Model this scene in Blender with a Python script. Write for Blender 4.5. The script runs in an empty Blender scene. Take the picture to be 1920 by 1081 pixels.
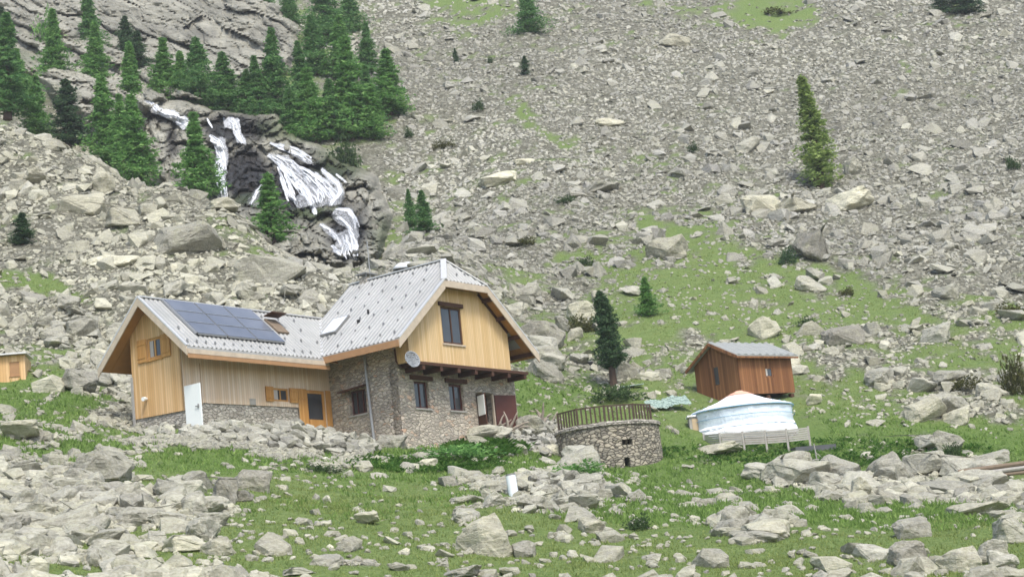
import bpy, bmesh, math, random, re
import numpy as np
from mathutils import Vector, Matrix, noise as mn
random.seed(7); rng=np.random.default_rng(11)
sc=bpy.context.scene; COL=sc.collection
# ------------------------------------------------------------ camera, sky, sun
FPX=3400.0; PITCH=math.radians(11.2); ROLL=math.radians(6.0)
fwd=np.array([0,math.cos(PITCH),math.sin(PITCH)]); r0=np.array([1.,0,0]); u0=np.cross(r0,fwd)
RT=math.cos(ROLL)*r0-math.sin(ROLL)*u0; UP=math.sin(ROLL)*r0+math.cos(ROLL)*u0
cam=bpy.data.cameras.new('camera'); co=bpy.data.objects.new('camera',cam); COL.objects.link(co)
cam.sensor_width=36; cam.lens=36*FPX/1920; cam.clip_start=.5; cam.clip_end=3000
co.matrix_world=Matrix(((RT[0],UP[0],-fwd[0],0),(RT[1],UP[1],-fwd[1],0),(RT[2],UP[2],-fwd[2],0),(0,0,0,1)))
sc.camera=co
SUN_EL=math.radians(54); SUN_AZ=math.radians(160)     # azimuth from +Y clockwise: behind the camera
world=bpy.data.worlds.new('World'); sc.world=world; world.use_nodes=True
wn=world.node_tree; bg=wn.nodes['Background']
sky=wn.nodes.new('ShaderNodeTexSky'); sky.sky_type='NISHITA'; sky.sun_disc=False
sky.sun_elevation=SUN_EL; sky.sun_rotation=SUN_AZ; sky.dust_density=2.6; sky.air_density=1.0; sky.ozone_density=.6
wn.links.new(sky.outputs[0],bg.inputs[0]); bg.inputs[1].default_value=.14
sl=bpy.data.lights.new('sun','SUN'); sl.energy=1.5; sl.angle=math.radians(14); sl.color=(1,.98,.93)
so=bpy.data.objects.new('sun',sl); COL.objects.link(so)
sd=Vector((math.sin(SUN_AZ)*math.cos(SUN_EL),math.cos(SUN_AZ)*math.cos(SUN_EL),math.sin(SUN_EL)))
so.rotation_euler=sd.to_track_quat('Z','Y').to_euler(); so.location=(0,0,60)
sc.view_settings.view_transform='Standard'; sc.view_settings.look='None'; sc.view_settings.gamma=1
sc.view_settings.exposure=.96
sc.cycles.filter_width=1.6
# ------------------------------------------------------------ pixel helpers (photo pixels, 1920 wide)
def ray(x,y):
    v=fwd+RT*((x-960)/FPX)+UP*((540.5-y)/FPX)
    return v/math.hypot(v[0],v[1])
def proj(X,Y,Zz):
    d=X*fwd[0]+Y*fwd[1]+Zz*fwd[2]; d=np.maximum(d,.01)
    return 960+FPX*(X*RT[0]+Y*RT[1]+Zz*RT[2])/d, 540.5-FPX*(X*UP[0]+Y*UP[1]+Zz*UP[2])/d
# ------------------------------------------------------------ numpy noise
_H=np.random.default_rng(5).random((256,256))
def vnoise(x,y):
    xi=np.floor(x).astype(int); yi=np.floor(y).astype(int); fx=x-xi; fy=y-yi
    fx=fx*fx*(3-2*fx); fy=fy*fy*(3-2*fy)
    g=lambda a,b:_H[a%256,b%256]
    return (g(xi,yi)*(1-fx)+g(xi+1,yi)*fx)*(1-fy)+(g(xi,yi+1)*(1-fx)+g(xi+1,yi+1)*fx)*fy
def fbm(x,y,o=4):
    s=0;a=.5;t=0
    for i in range(o): s=s+a*vnoise(x+17.3*i,y+9.1*i); t+=a; a*=.5; x=x*2.03; y=y*2.03
    return s/t
# ------------------------------------------------------------ house frame
YAW=math.radians(54.2)
Uv=np.array([math.cos(YAW),math.sin(YAW),0]); Wv=np.array([math.sin(YAW),-math.cos(YAW),0])
HO=ray(741,650)*90
def hw(u,w,z): return HO+u*Uv+w*Wv+np.array([0,0,z])
# ------------------------------------------------------------ terrain
ctl=[]   # (az, ln d, tan elevation)
def cp(x,y,d): r=ray(x,y); ctl.append((math.atan2(r[0],r[1]),math.log(d),r[2]))
def cw(X,Y,Zz): d=math.hypot(X,Y); ctl.append((math.atan2(X,Y),math.log(d),Zz/d))
for x in (-700,-300,0,480,960,1440,1920,2300,2700):
    cp(x,1081,46); cp(x,990,54)
for x,y,d in ((-300,900,64),(0,900,64),(250,900,67),(480,900,69),(700,925,68),(960,935,66),(1200,935,69),(1400,945,66),(1650,945,68),(1920,945,69),(2300,930,70),
  (480,850,79),(860,862,84),(960,850,87),(660,862,82),(1150,884,86),(1330,860,92),(1450,835,96),(1700,830,97),(1920,830,98),(2300,830,98),
  (1400,752,106.5),(1240,745,105),(1120,722,108),(1050,735,105),(1600,740,107),(1800,740,107),(2300,740,107),(1920,740,107)): cp(x,y,d)
for u,w,z in ((-10.2,-4.4,-3.75),(-10.2,-8.2,-3.1),(-6,-3,-4.0),(-2,-4.0,-3.75),(-.4,-1.9,-4.6),(-.3,.4,-5.15),(4,.6,-5.0),(7,1.2,-4.5),(9.8,.4,-4.0),(10,-6,-2.6),(4,-8,-2.2),(-4,-11,-1.6),(-11,-11,-1.9),(12,3,-4.4)):
    cw(*hw(u,w,z))
cw(4,95,10.2); cw(1,93,10.0); cw(7,93,9.4); cw(4,88.4,8.0); cw(1.3,88.9,8.6); cw(6.8,89.2,7.9)
for x in (960,1200,1440,1680,1920,2300,2700):
    for y,d in ((600,125),(450,150),(300,180),(150,215),(0,258),(-150,310),(-300,380)): cp(x,y,d)
for x,y,d in ((-300,820,78),(0,830,76),(0,720,97),(120,720,97),(0,560,117),(150,560,116),(300,520,118),(0,400,137),(180,420,134),(330,470,126),(450,500,122),(600,550,116),(-300,560,115),(-300,330,150),
   (0,228,160),(150,288,154),(300,358,146),(450,402,139),(560,486,128),(640,512,123),(720,505,125),(860,500,130),(860,600,112)): cp(x,y,d)
for x,y,d in ((0,228,160),(150,288,154),(300,358,146),(450,402,139),(560,486,128)):   # hollow behind the moraine crest
    r=ray(x,y)*d; k=(d+11)/d; cw(r[0]*k,r[1]*k,r[2]-1.0)
GY=[0,190,300,400,500]; GD=[262,207,187,168,147]
def dg(y): return float(np.interp(y,GY,GD))+max(0,-y)*.3
for x,y in ((300,190),(500,190),(400,300),(600,300),(700,300),(560,400),(690,400),(680,490),(180,190),(60,190),(750,200),(800,100),(800,300),(800,420),(600,100),(400,60),(200,60),(0,60),(0,0),(400,0),(800,0),(-300,190),(-300,0),(640,-150),(0,-150),(-300,-200)):
    cp(x,y,dg(y))
for az in (-40,-25,-12,0,12,25,40):
    a=math.radians(az)
    for d,z in ((1.5,-1.6),(8,-1.45),(20,-1.1)): ctl.append((a,math.log(d),z/d))
ctl=np.array(ctl); KA=3.2
def feat(a,l): return np.stack([a*KA,l],-1)
P=feat(ctl[:,0],ctl[:,1]); n=len(P)
def ker(d2): return np.where(d2>1e-12,.5*d2*np.log(np.maximum(d2,1e-12)),0)
D2=((P[:,None]-P[None])**2).sum(-1)
A=np.zeros((n+3,n+3)); A[:n,:n]=ker(D2)+np.eye(n)*2e-4; A[:n,n]=1; A[:n,n+1:]=P; A[n,:n]=1; A[n+1:,:n]=P.T
sol=np.linalg.solve(A,np.concatenate([ctl[:,2],[0,0,0]]))
def tps(a,l):
    q=feat(a,l).reshape(-1,2); out=np.empty(len(q))
    for i in range(0,len(q),20000):
        b=q[i:i+20000]; out[i:i+20000]=ker(((b[:,None]-P[None])**2).sum(-1))@sol[:n]+sol[n]+b@sol[n+1:]
    return out.reshape(np.shape(a))
NA,NL=441,560
AZ=np.linspace(math.radians(-38),math.radians(38),NA)
LL=np.concatenate([np.linspace(math.log(1.5),math.log(34),50,endpoint=False),np.linspace(math.log(34),math.log(420),NL-50)])
ca=np.linspace(AZ[0],AZ[-1],111); cl=np.linspace(LL[0],LL[-1],190)
ga,gl=np.meshgrid(ca,cl); TT=tps(ga,gl)
def bil(tab,xs,ys,x,y):
    fx=np.clip(np.interp(x,xs,np.arange(len(xs))),0,len(xs)-1.001); fy=np.clip(np.interp(y,ys,np.arange(len(ys))),0,len(ys)-1.001)
    i=fx.astype(int); j=fy.astype(int); a=fx-i; b=fy-j
    return (tab[j,i]*(1-a)+tab[j,i+1]*a)*(1-b)+(tab[j+1,i]*(1-a)+tab[j+1,i+1]*a)*b
GA,GL=np.meshgrid(AZ,LL); T=bil(TT,ca,cl,GA,GL)
DD=np.exp(GL); GX=DD*np.sin(GA); GYY=DD*np.cos(GA)
amp=np.clip((DD-20)/60,.1,1)
# the ground is flattened where the buildings stand
bump=((fbm(GX*.16,GYY*.16,3)-.5)*1.3+(fbm(GX*.7,GYY*.7,3)-.5)*.35)*amp
hx=(GX-HO[0])*Uv[0]+(GYY-HO[1])*Uv[1]; hy=(GX-HO[0])*Wv[0]+(GYY-HO[1])*Wv[1]
near=np.exp(-(np.maximum(0,np.abs(hx)-12)**2+np.maximum(0,np.abs(hy+4)-7)**2)/6)
near=np.maximum(near,np.exp(-np.maximum(0,np.hypot(GX-12,GYY-100)-7)**2/4)); near=np.maximum(near,np.exp(-np.maximum(0,np.hypot(GX-4,GYY-90)-3)**2/4))
ZG=T*DD+bump*(1-.85*near)
TG=ZG/DD
def gz(X,Y): return bil(ZG,AZ,LL,np.arctan2(X,Y),.5*np.log(X*X+Y*Y))
def hit(x,y,dmin=38,raw=False):
    r=ray(x,y); a=math.atan2(r[0],r[1]); f=np.interp(a,AZ,np.arange(NA)); i=min(int(f),NA-2); k=f-i
    col=TG[:,i]*(1-k)+TG[:,i+1]*k
    idx=np.nonzero((col>=r[2])&(LL>math.log(dmin)))[0]
    if len(idx)==0: d=350.
    else:
        j=idx[0]
        if j==0: d=math.exp(LL[0])
        else:
            t=(r[2]-col[j-1])/(col[j]-col[j-1]+1e-9) if col[j]!=col[j-1] else 0
            d=math.exp(LL[j-1]+min(max(t,0),1)*(LL[j]-LL[j-1]))
    return r*d,d
# ------------------------------------------------------------ grass map (0 bare stone .. 9 turf), rows every 90 px, columns every 120 px of the view
GM="""
2 2 2 0 2 3 1 5 4 1 1 2 6 1 0 2 0
2 3 3 1 2 4 1 1 1 0 0 0 1 0 0 0 0
3 3 3 4 4 4 1 1 1 0 0 0 0 0 0 0 0
2 2 3 3 2 3 2 1 2 1 0 0 0 0 0 0 0
0 0 1 1 2 2 2 1 1 1 1 0 0 0 0 0 0
0 0 0 0 1 1 3 1 2 3 5 5 3 0 0 0 0
1 0 0 0 1 1 1 2 2 3 7 8 7 5 3 2 2
0 0 0 0 0 0 0 3 3 4 6 7 7 6 5 6 5
7 6 2 2 2 2 2 5 8 5 7 6 4 5 4 3 5
8 7 7 7 6 5 4 6 6 9 9 9 8 9 9 8 8
5 5 6 7 8 8 9 9 6 8 9 9 8 6 7 6 6
3 4 4 6 8 9 9 9 9 8 9 8 8 8 8 7 5
6 4 4 6 9 9 9 8 9 9 8 9 9 8 8 8 7
"""
GMA=np.array([[float(v) for v in l.split()] for l in GM.strip().split('\n')])
# features: cx,cy,rx,ry,angle deg,value
GF=[(1020,240,75,16,38,8),(880,20,70,45,0,6),(1440,25,80,35,10,9),(60,525,110,16,18,9),(600,355,60,60,0,4),(730,430,45,40,20,7),
 (1250,430,60,22,10,7),(1300,520,110,45,0,9),(1000,470,60,12,10,5),(1100,610,90,25,0,6),(1030,915,140,32,4,-2),(1690,915,160,32,0,0),(1500,890,90,22,0,1),
 (150,930,180,50,10,1),(520,836,210,11,5,-1),(1800,765,130,28,5,0),(1640,690,180,22,5,2),(1400,990,70,26,0,1),(1850,930,60,14,0,1),(380,890,120,14,-5,9),(400,862,90,16,6,9),
 (1000,820,50,26,0,-2),(1100,700,110,14,8,2),(120,1060,60,14,0,7),(90,745,110,22,5,9),(650,930,90,25,0,8),(840,870,160,22,0,9),(1720,800,200,16,0,9),(1640,860,150,20,0,9),
 (700,170,40,60,0,1),(1885,585,40,14,0,9),(1700,130,18,12,0,6),(270,770,60,20,0,1),(200,795,60,12,0,3),(1280,620,60,14,20,3),(1060,560,80,18,0,2)]
def grassmap(x,y):
    x0=x+(fbm(x*.02,y*.03,2)-.5)*70; y0=y+(fbm(x*.02+50,y*.03,2)-.5)*40
    fx=np.clip(x0/120,0,15.999); fy=np.clip(y0/90,0,11.999); i=fx.astype(int); j=fy.astype(int); a=fx-i; b=fy-j
    g=(GMA[j,i]*(1-a)+GMA[j,i+1]*a)*(1-b)+(GMA[j+1,i]*(1-a)+GMA[j+1,i+1]*a)*b
    for cx,cy,rx,ry,an,v in GF:
        an=math.radians(an); dx=x0-cx; dy=y0-cy; p=(dx*math.cos(an)+dy*math.sin(an))/rx; q=(-dx*math.sin(an)+dy*math.cos(an))/ry
        m=np.clip(1.6-np.sqrt(p*p+q*q)*1.2,0,1); g=g*(1-m)+v*m
    return g/9
def grass_at(X,Y,Zz):
    x,y=proj(X,Y,Zz); g=grassmap(x,y)
    nz=fbm(X*.55,Y*.55,3)-.5; n2=fbm(X*.16+40,Y*.16,2)-.5
    fz=fbm(X*1.3+5,Y*1.3,2)-.5
    return np.clip((g+nz*1.0+n2*.6+fz*.95-.48)*2.6+.5,0,1), g
def lush_at(X,Y,Zz):
    x,y=proj(X,Y,Zz)
    l=np.zeros_like(x)
    for cx,cy,rx,ry in ((900,860,260,50),(1250,880,300,60),(1650,830,400,45),(420,865,200,22),(80,750,200,40),(1400,900,250,40),(1500,960,400,45),(1000,730,120,40),(80,830,160,40)):
        l=np.maximum(l,np.clip(1.5-np.hypot((x-cx)/rx,(y-cy)/ry),0,1))
    return np.clip(l+(fbm(X*.4+9,Y*.4,3)-.5)*.8,0,1)
# ------------------------------------------------------------ object helpers
def tag(o,label=None,cat=None,group=None,kind=None):
    if label: o['label']=label
    if cat: o['category']=cat
    if group: o['group']=group
    if kind: o['kind']=kind
    return o
def link(name,me,mat=None,parent=None):
    o=bpy.data.objects.new(name,me); COL.objects.link(o)
    if mat is not None: me.materials.append(mat)
    if parent is not None: o.parent=parent
    return o
def empty(name,loc,rz=0):
    o=bpy.data.objects.new(name,None); COL.objects.link(o); o.location=[float(v) for v in loc]; o.rotation_euler=(0,0,rz); o.empty_display_size=.3; return o
def npmesh(name,V,Fc,k,attrs=None,smooth=False):
    me=bpy.data.meshes.new(name); Fc=np.asarray(Fc,dtype=np.int32); m=len(Fc)
    me.vertices.add(len(V)); me.vertices.foreach_set('co',np.asarray(V,dtype=np.float32).ravel())
    me.loops.add(m*k); me.loops.foreach_set('vertex_index',Fc.ravel())
    me.polygons.add(m); me.polygons.foreach_set('loop_start',np.arange(0,m*k,k,dtype=np.int32))
    me.polygons.foreach_set('use_smooth',np.full(m,smooth))
    me.update(calc_edges=True)
    for nm,c in (attrs or {}).items():
        a=me.color_attributes.new(nm,'FLOAT_COLOR','POINT'); c=np.asarray(c,dtype=np.float32)
        c4=np.ones((len(V),4),dtype=np.float32); c4[:,:c.shape[1]]=c; a.data.foreach_set('color',c4.ravel())
    return me
class MB:
    def __init__(s): s.v=[]; s.f=[]
    def face(s,*pts):
        i=len(s.v); s.v+= [tuple(map(float,p)) for p in pts]; s.f.append(tuple(range(i,i+len(pts))))
    def box(s,x0,x1,y0,y1,z0,z1):
        i=len(s.v); s.v+=[(x,y,z) for z in (z0,z1) for y in (y0,y1) for x in (x0,x1)]
        for f in ((0,2,3,1),(4,5,7,6),(0,1,5,4),(2,6,7,3),(0,4,6,2),(1,3,7,5)): s.f.append(tuple(i+k for k in f))
    def hexa(s,b,t):   # 4 bottom pts, 4 top pts
        i=len(s.v); s.v+=[tuple(map(float,p)) for p in list(b)+list(t)]
        for f in ((3,2,1,0),(4,5,6,7),(0,1,5,4),(1,2,6,5),(2,3,7,6),(3,0,4,7)): s.f.append(tuple(i+k for k in f))
    def bar(s,a,b,w,h,upv=(0,0,1)):
        a=Vector(a);b=Vector(b);d=(b-a).normalized(); sd_=d.cross(Vector(upv))
        if sd_.length<1e-4: sd_=d.cross(Vector((1,0,0)))
        sd_.normalize(); u_=sd_.cross(d).normalized(); q=[]
        for p in (a,b): q.append([p+sd_*(i*w/2)+u_*(j*h/2) for i,j in ((-1,-1),(1,-1),(1,1),(-1,1))])
        s.hexa(q[0],q[1])
    def tube(s,pts,rad,n=8):
        pts=[Vector(p) for p in pts]; rad=rad if isinstance(rad,(list,tuple)) else [rad]*len(pts); base=len(s.v)
        for i,p in enumerate(pts):
            d=(pts[min(i+1,len(pts)-1)]-pts[max(i-1,0)]).normalized()
            a=d.orthogonal().normalized(); b=d.cross(a)
            if abs(d.z)>.7: a=Vector((1,0,0))-d*d.x; a.normalize(); b=d.cross(a)
            for k in range(n):
                t=2*math.pi*k/n; s.v.append(tuple(p+(a*math.cos(t)+b*math.sin(t))*rad[i]))
        for i in range(len(pts)-1):
            for k in range(n): s.f.append((base+i*n+k,base+i*n+(k+1)%n,base+(i+1)*n+(k+1)%n,base+(i+1)*n+k))
        s.f.append(tuple(base+k for k in range(n))[::-1]); s.f.append(tuple(base+(len(pts)-1)*n+k for k in range(n)))
    def prism(s,poly,ext):   # polygon (3d pts) extruded by vector
        e=Vector(ext); p=[Vector(q) for q in poly]; i=len(s.v); m=len(p)
        s.v+=[tuple(q) for q in p]+[tuple(q+e) for q in p]
        s.f.append(tuple(range(i+m-1,i-1,-1))); s.f.append(tuple(range(i+m,i+2*m)))
        for k in range(m): s.f.append((i+k,i+(k+1)%m,i+m+(k+1)%m,i+m+k))
    def build(s,name,mat,parent=None,smooth=False):
        me=bpy.data.meshes.new(name); me.from_pydata(s.v,[],s.f)
        bm=bmesh.new(); bm.from_mesh(me); bmesh.ops.recalc_face_normals(bm,faces=bm.faces); bm.to_mesh(me); bm.free()
        if smooth:
            for p in me.polygons: p.use_smooth=True
        return link(name,me,mat,parent)
# ------------------------------------------------------------ materials
class NT:
    def __init__(s,name,rough=.8,spec=.3):
        s.m=bpy.data.materials.new(name); s.m.use_nodes=True; s.t=s.m.node_tree; s.b=s.t.nodes['Principled BSDF']
        s.b.inputs['Roughness'].default_value=rough; s.b.inputs['Specular IOR Level'].default_value=spec
    def n(s,t,**k):
        o=s.t.nodes.new('ShaderNode'+t)
        for a,v in k.items(): setattr(o,a,v)
        return o
    def l(s,a,b): s.t.links.new(a,b)
    def val(s,x,sock):
        if isinstance(x,(int,float)): sock.default_value=x
        elif isinstance(x,(tuple,list)): sock.default_value=x if len(x)==len(sock.default_value) else tuple(x)+(1,)
        else: s.l(x,sock)
    def math(s,op,a,b=0,c=None,clamp=False):
        o=s.n('Math',operation=op,use_clamp=clamp); s.val(a,o.inputs[0]); s.val(b,o.inputs[1])
        if c is not None: s.val(c,o.inputs[2])
        return o.outputs[0]
    def noise(s,vec,scale,detail=4,rough=.55,dist=0,out=0):
        o=s.n('TexNoise'); 
        if vec is not None: s.l(vec,o.inputs['Vector'])
        o.inputs['Scale'].default_value=scale; o.inputs['Detail'].default_value=detail; o.inputs['Roughness'].default_value=rough; o.inputs['Distortion'].default_value=dist
        return o.outputs[out]
    def vor(s,vec,scale,feature='F1',rand=1,out='Distance'):
        o=s.n('TexVoronoi',feature=feature); s.l(vec,o.inputs['Vector']); o.inputs['Scale'].default_value=scale; o.inputs['Randomness'].default_value=rand
        return o.outputs[out]
    def ramp(s,f,stops):
        o=s.n('ValToRGB'); s.l(f,o.inputs[0]); e=o.color_ramp.elements
        while len(e)<len(stops): e.new(.5)
        for k,(p,c) in zip(e,stops): k.position=p; k.color=tuple(c)+(1,) if len(c)==3 else c
        return o.outputs[0]
    def mix(s,f,a,b,mode='MIX'):
        o=s.n('Mix',data_type='RGBA',blend_type=mode); s.val(f,o.inputs[0]); s.val(a,o.inputs[6]); s.val(b,o.inputs[7]); return o.outputs[2]
    def obj(s): return s.n('TexCoord').outputs['Object']
    def geo(s,o='Position'): return s.n('NewGeometry').outputs[o]
    def attr(s,nm):
        o=s.n('Attribute',attribute_name=nm); sp=s.n('SeparateColor'); s.l(o.outputs['Color'],sp.inputs[0]); return sp.outputs
    def mapv(s,vec,scale=(1,1,1),rot=(0,0,0)):
        o=s.n('Mapping'); s.l(vec,o.inputs[0]); o.inputs['Scale'].default_value=scale; o.inputs['Rotation'].default_value=rot; return o.outputs[0]
    def bump(s,h,st=.5,dist=.05):
        o=s.n('Bump'); s.l(h,o.inputs['Height']); o.inputs['Strength'].default_value=st; o.inputs['Distance'].default_value=dist; s.l(o.outputs[0],s.b.inputs['Normal'])
    def col(s,c): s.val(c,s.b.inputs['Base Color']); return s
def plain(name,c,rough=.7,spec=.3,metal=0,var=.12,sc_=3):
    k=NT(name,rough,spec); nz=k.noise(k.obj(),sc_,5)
    k.col(k.mix(nz,tuple(v*(1-var) for v in c),tuple(min(1,v*(1+var)) for v in c))); k.b.inputs['Metallic'].default_value=metal; return k.m
def ground_mat():
    k=NT('ground_material',.95,.1); p=k.geo(); a=k.attr('gm'); g,lush=a[0],a[1]
    n1=k.noise(p,.9,5); n2=k.noise(p,7,4,.7); n3=k.noise(p,.25,3)
    c1=k.ramp(n2,[(.25,(.074,.128,.036)),(.5,(.132,.202,.064)),(.75,(.20,.268,.105))])
    olive=k.ramp(n2,[(.25,(.10,.142,.040)),(.5,(.17,.215,.068)),(.75,(.25,.285,.118))])
    lushc=k.ramp(n2,[(.25,(.065,.115,.028)),(.5,(.115,.18,.045)),(.75,(.175,.245,.08))])
    gr=k.mix(k.math('MULTIPLY',n1,1.0),c1,olive); gr=k.mix(lush,gr,lushc)
    v=k.vor(p,2.6,'F1',1,'Color'); vs=k.n('SeparateColor'); k.l(v,vs.inputs[0]); ed=k.vor(p,2.6,'DISTANCE_TO_EDGE')
    st=k.ramp(vs.outputs[0],[(0,(.12,.115,.085)),(.5,(.20,.195,.15)),(1,(.30,.29,.23))])
    st=k.mix(k.ramp(ed,[(0,(0,0,0)),(.12,(1,1,1))]),(.08,.078,.058),st)  # dark cell borders paint the shade of crevices between stones
    k.col(k.mix(g,st,gr)); k.bump(k.math('ADD',k.noise(p,2.5,6,.7),k.math('MULTIPLY',n2,.4)),.9,.25)
    return k.m
def rock_mat(name,obj=False,warm=(1,.97,.88)):
    k=NT(name,.92,.15); p=k.geo()
    if obj:
        oi=k.n('ObjectInfo'); r=k.math('ADD',k.math('MULTIPLY',oi.outputs['Random'],.55),.35); w=k.attr('rc')[1]; y=k.noise(p,.05,1)
    else: a=k.attr('rc'); r,w,y=a[0],a[1],a[2]
    base=k.ramp(r,[(0,(.15,.145,.122)),(.3,(.265,.258,.22)),(.7,(.385,.377,.325)),(1,(.56,.55,.485))])
    base=k.mix(k.math('MULTIPLY',w,1,clamp=True),base,k.mix(1,base,(1.12,1.10,.88),'MULTIPLY'))
    if obj: base=k.mix(1,base,oi.outputs['Color'],'MULTIPLY')
    s=k.noise(k.mapv(p,(1,1,3.2),(0.5,.35,0)),1.8,6,.7)
    base=k.mix(k.ramp(s,[(.3,(.0,)*3),(.62,(1,1,1))]),k.mix(.62,base,(.10,.095,.085)),base)
    li=k.noise(p,1.1,5,.7); base=k.mix(k.math('MULTIPLY',k.ramp(li,[(.52,(0,0,0)),(.68,(1,1,1))]),.45),base,(.40,.40,.24))
    sp=k.noise(p,9,3,.7); base=k.mix(.3,base,k.ramp(sp,[(.3,(.12,.115,.10)),(.7,(.6,.59,.55))]))
    k.col(base); k.bump(k.math('ADD',s,k.math('MULTIPLY',sp,.3)),.9,.12); return k.m
def planks(name,c0,c1,c2,w=.14,rough=.65,grey=0.0):
    k=NT(name,rough,.25); o=k.obj(); sx=k.n('SeparateXYZ'); k.l(o,sx.inputs[0])
    t=k.math('DIVIDE',k.math('ADD',sx.outputs[0],sx.outputs[1]),w); fl=k.math('FLOOR',t); fr=k.math('FRACT',t)
    wn_=k.n('TexWhiteNoise',noise_dimensions='1D'); k.l(fl,wn_.inputs['W'])
    c=k.ramp(wn_.outputs[0],[(0,c0),(.5,c1),(1,c2)])
    gr=k.noise(k.mapv(o,(9,9,.7)),1.6,6,.65); c=k.mix(k.ramp(gr,[(.35,(0,0,0)),(.7,(1,1,1))]),k.mix(.28,c,tuple(v*.6 for v in c0)),c)
    big=k.noise(o,.45,3); c=k.mix(k.math('MULTIPLY',k.ramp(big,[(.4,(0,0,0)),(.7,(1,1,1))]),grey),c,(.36,.30,.22))
    e=k.ramp(k.math('ABSOLUTE',k.math('SUBTRACT',fr,.5)),[(.44,(1,1,1)),(.49,(0,0,0))]); c=k.mix(e,tuple(v*.5 for v in c0),c)
    k.col(c); k.bump(k.math('ADD',e,k.math('MULTIPLY',gr,.2)),.5,.015); return k.m
def masonry(name,tones,mort,scale=3.0,sc_=(1,1,1.9)):
    k=NT(name,.92,.15); o=k.obj(); wob=k.n('VectorMath',operation='ADD'); nz=k.n('TexNoise'); k.l(o,nz.inputs[0]); nz.inputs['Scale'].default_value=2.2
    sm=k.n('VectorMath',operation='SCALE'); k.l(nz.outputs['Color'],sm.inputs[0]); sm.inputs['Scale'].default_value=.25; k.l(o,wob.inputs[0]); k.l(sm.outputs[0],wob.inputs[1])
    p=k.mapv(wob.outputs[0],sc_)
    v=k.vor(p,scale,'F1',.95,'Color'); ss=k.n('SeparateColor'); k.l(v,ss.inputs[0]); ed=k.vor(p,scale,'DISTANCE_TO_EDGE',.95)
    c=k.ramp(ss.outputs[0],tones); n2=k.noise(o,8,5,.7); c=k.mix(k.math('MULTIPLY',n2,.55),c,(.12,.11,.10))
    big=k.noise(o,.5,3); c=k.mix(k.math('MULTIPLY',k.ramp(big,[(.4,(0,0,0)),(.7,(1,1,1))]),.35),c,(.33,.30,.24))
    e=k.ramp(ed,[(.015,(0,0,0)),(.07,(1,1,1))]); k.col(k.mix(e,mort,c)); k.bump(k.math('ADD',k.ramp(ed,[(0,(0,0,0)),(.14,(1,1,1))]),k.math('MULTIPLY',n2,.3)),1,.07); return k.m
def leaf_mat(name,a,b,c):
    k=NT(name,.75,.2); r=k.geo('Random Per Island'); p=k.geo(); n=k.noise(p,1.3,3)
    f=k.math('ADD',k.math('MULTIPLY',r,.55),k.math('MULTIPLY',n,.45)); k.col(k.ramp(f,[(.2,a),(.5,b),(.8,c)]))
    k.b.inputs['Subsurface Weight'].default_value=0
    tr=k.n('BsdfTranslucent'); k.l(k.b.inputs['Base Color'].links[0].from_socket,tr.inputs[0]); mx=k.n('MixShader'); mx.inputs[0].default_value=.42
    out=k.t.nodes['Material Output']; k.l(k.b.outputs[0],mx.inputs[1]); k.l(tr.outputs[0],mx.inputs[2]); k.l(mx.outputs[0],out.inputs[0]); return k.m
M={}
M['ground']=ground_mat(); M['rock']=rock_mat('scree_rock'); M['boulder']=rock_mat('boulder_rock',True)
def cliff_mat():
    k=NT('cliff_rock',.85,.25); p=k.geo(); a=k.attr('rc')
    s=k.noise(k.mapv(p,(.5,.5,2.2),(0,.42,0)),1.1,7,.7); n=k.noise(p,.5,4)
    c=k.ramp(s,[(.27,(.075,.073,.058)),(.37,(.235,.23,.188)),(.52,(.36,.352,.295)),(.70,(.50,.49,.42))]); c=k.mix(k.math('MULTIPLY',n,.5),c,(.285,.275,.225)); c=k.mix(.6,c,k.mix(1,c,k.ramp(a[0],[(0,(.50,.49,.46)),(1,(1.2,1.18,1.12))]),'MULTIPLY'))
    c=k.mix(k.math('MULTIPLY',a[1],1.5,clamp=True),c,k.mix(n,(.018,.017,.016),(.06,.055,.048))); c=k.mix(a[2],c,(.07,.10,.03))
    k.col(c); k.l(k.math('SUBTRACT',.9,k.math('MULTIPLY',a[1],.5)),k.b.inputs['Roughness']); k.bump(s,1,.5); return k.m
M['cliff']=cliff_mat()
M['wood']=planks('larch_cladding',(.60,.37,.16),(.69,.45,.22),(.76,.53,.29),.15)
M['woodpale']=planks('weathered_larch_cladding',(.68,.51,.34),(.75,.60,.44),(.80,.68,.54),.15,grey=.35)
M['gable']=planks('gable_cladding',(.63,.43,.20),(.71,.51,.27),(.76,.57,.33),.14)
M['brown']=planks('stained_brown_boards',(.16,.068,.028),(.25,.11,.045),(.34,.165,.07),.16)
M['shutter']=planks('shutter_boards',(.48,.24,.07),(.55,.29,.09),(.60,.34,.12),.12)
M['stone']=masonry('rubble_masonry',[(0,(.40,.35,.29)),(.3,(.58,.51,.42)),(.6,(.70,.62,.50)),(.85,(.80,.71,.57)),(1,(.76,.50,.34))],(.58,.52,.43),3.3)
M['stonegrey']=masonry('grey_rubble_masonry',[(0,(.36,.33,.28)),(.4,(.52,.485,.42)),(.8,(.66,.62,.53)),(1,(.74,.70,.60))],(.50,.465,.40),3.4)
M['drystone']=masonry('dry_stone_masonry',[(0,(.18,.165,.135)),(.3,(.33,.305,.24)),(.7,(.50,.45,.35)),(1,(.60,.53,.40))],(.09,.08,.065),3.4,(1,1,2.1))
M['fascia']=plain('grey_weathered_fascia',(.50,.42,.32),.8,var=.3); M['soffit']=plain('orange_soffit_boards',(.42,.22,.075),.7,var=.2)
M['beam']=plain('dark_brown_beam',(.075,.035,.02),.7,var=.3); M['darkwood']=plain('dark_red_brown_door_paint',(.085,.03,.022),.6,var=.25)
M['eavewood']=plain('orange_eave_board',(.36,.205,.10),.7,var=.25)
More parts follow.
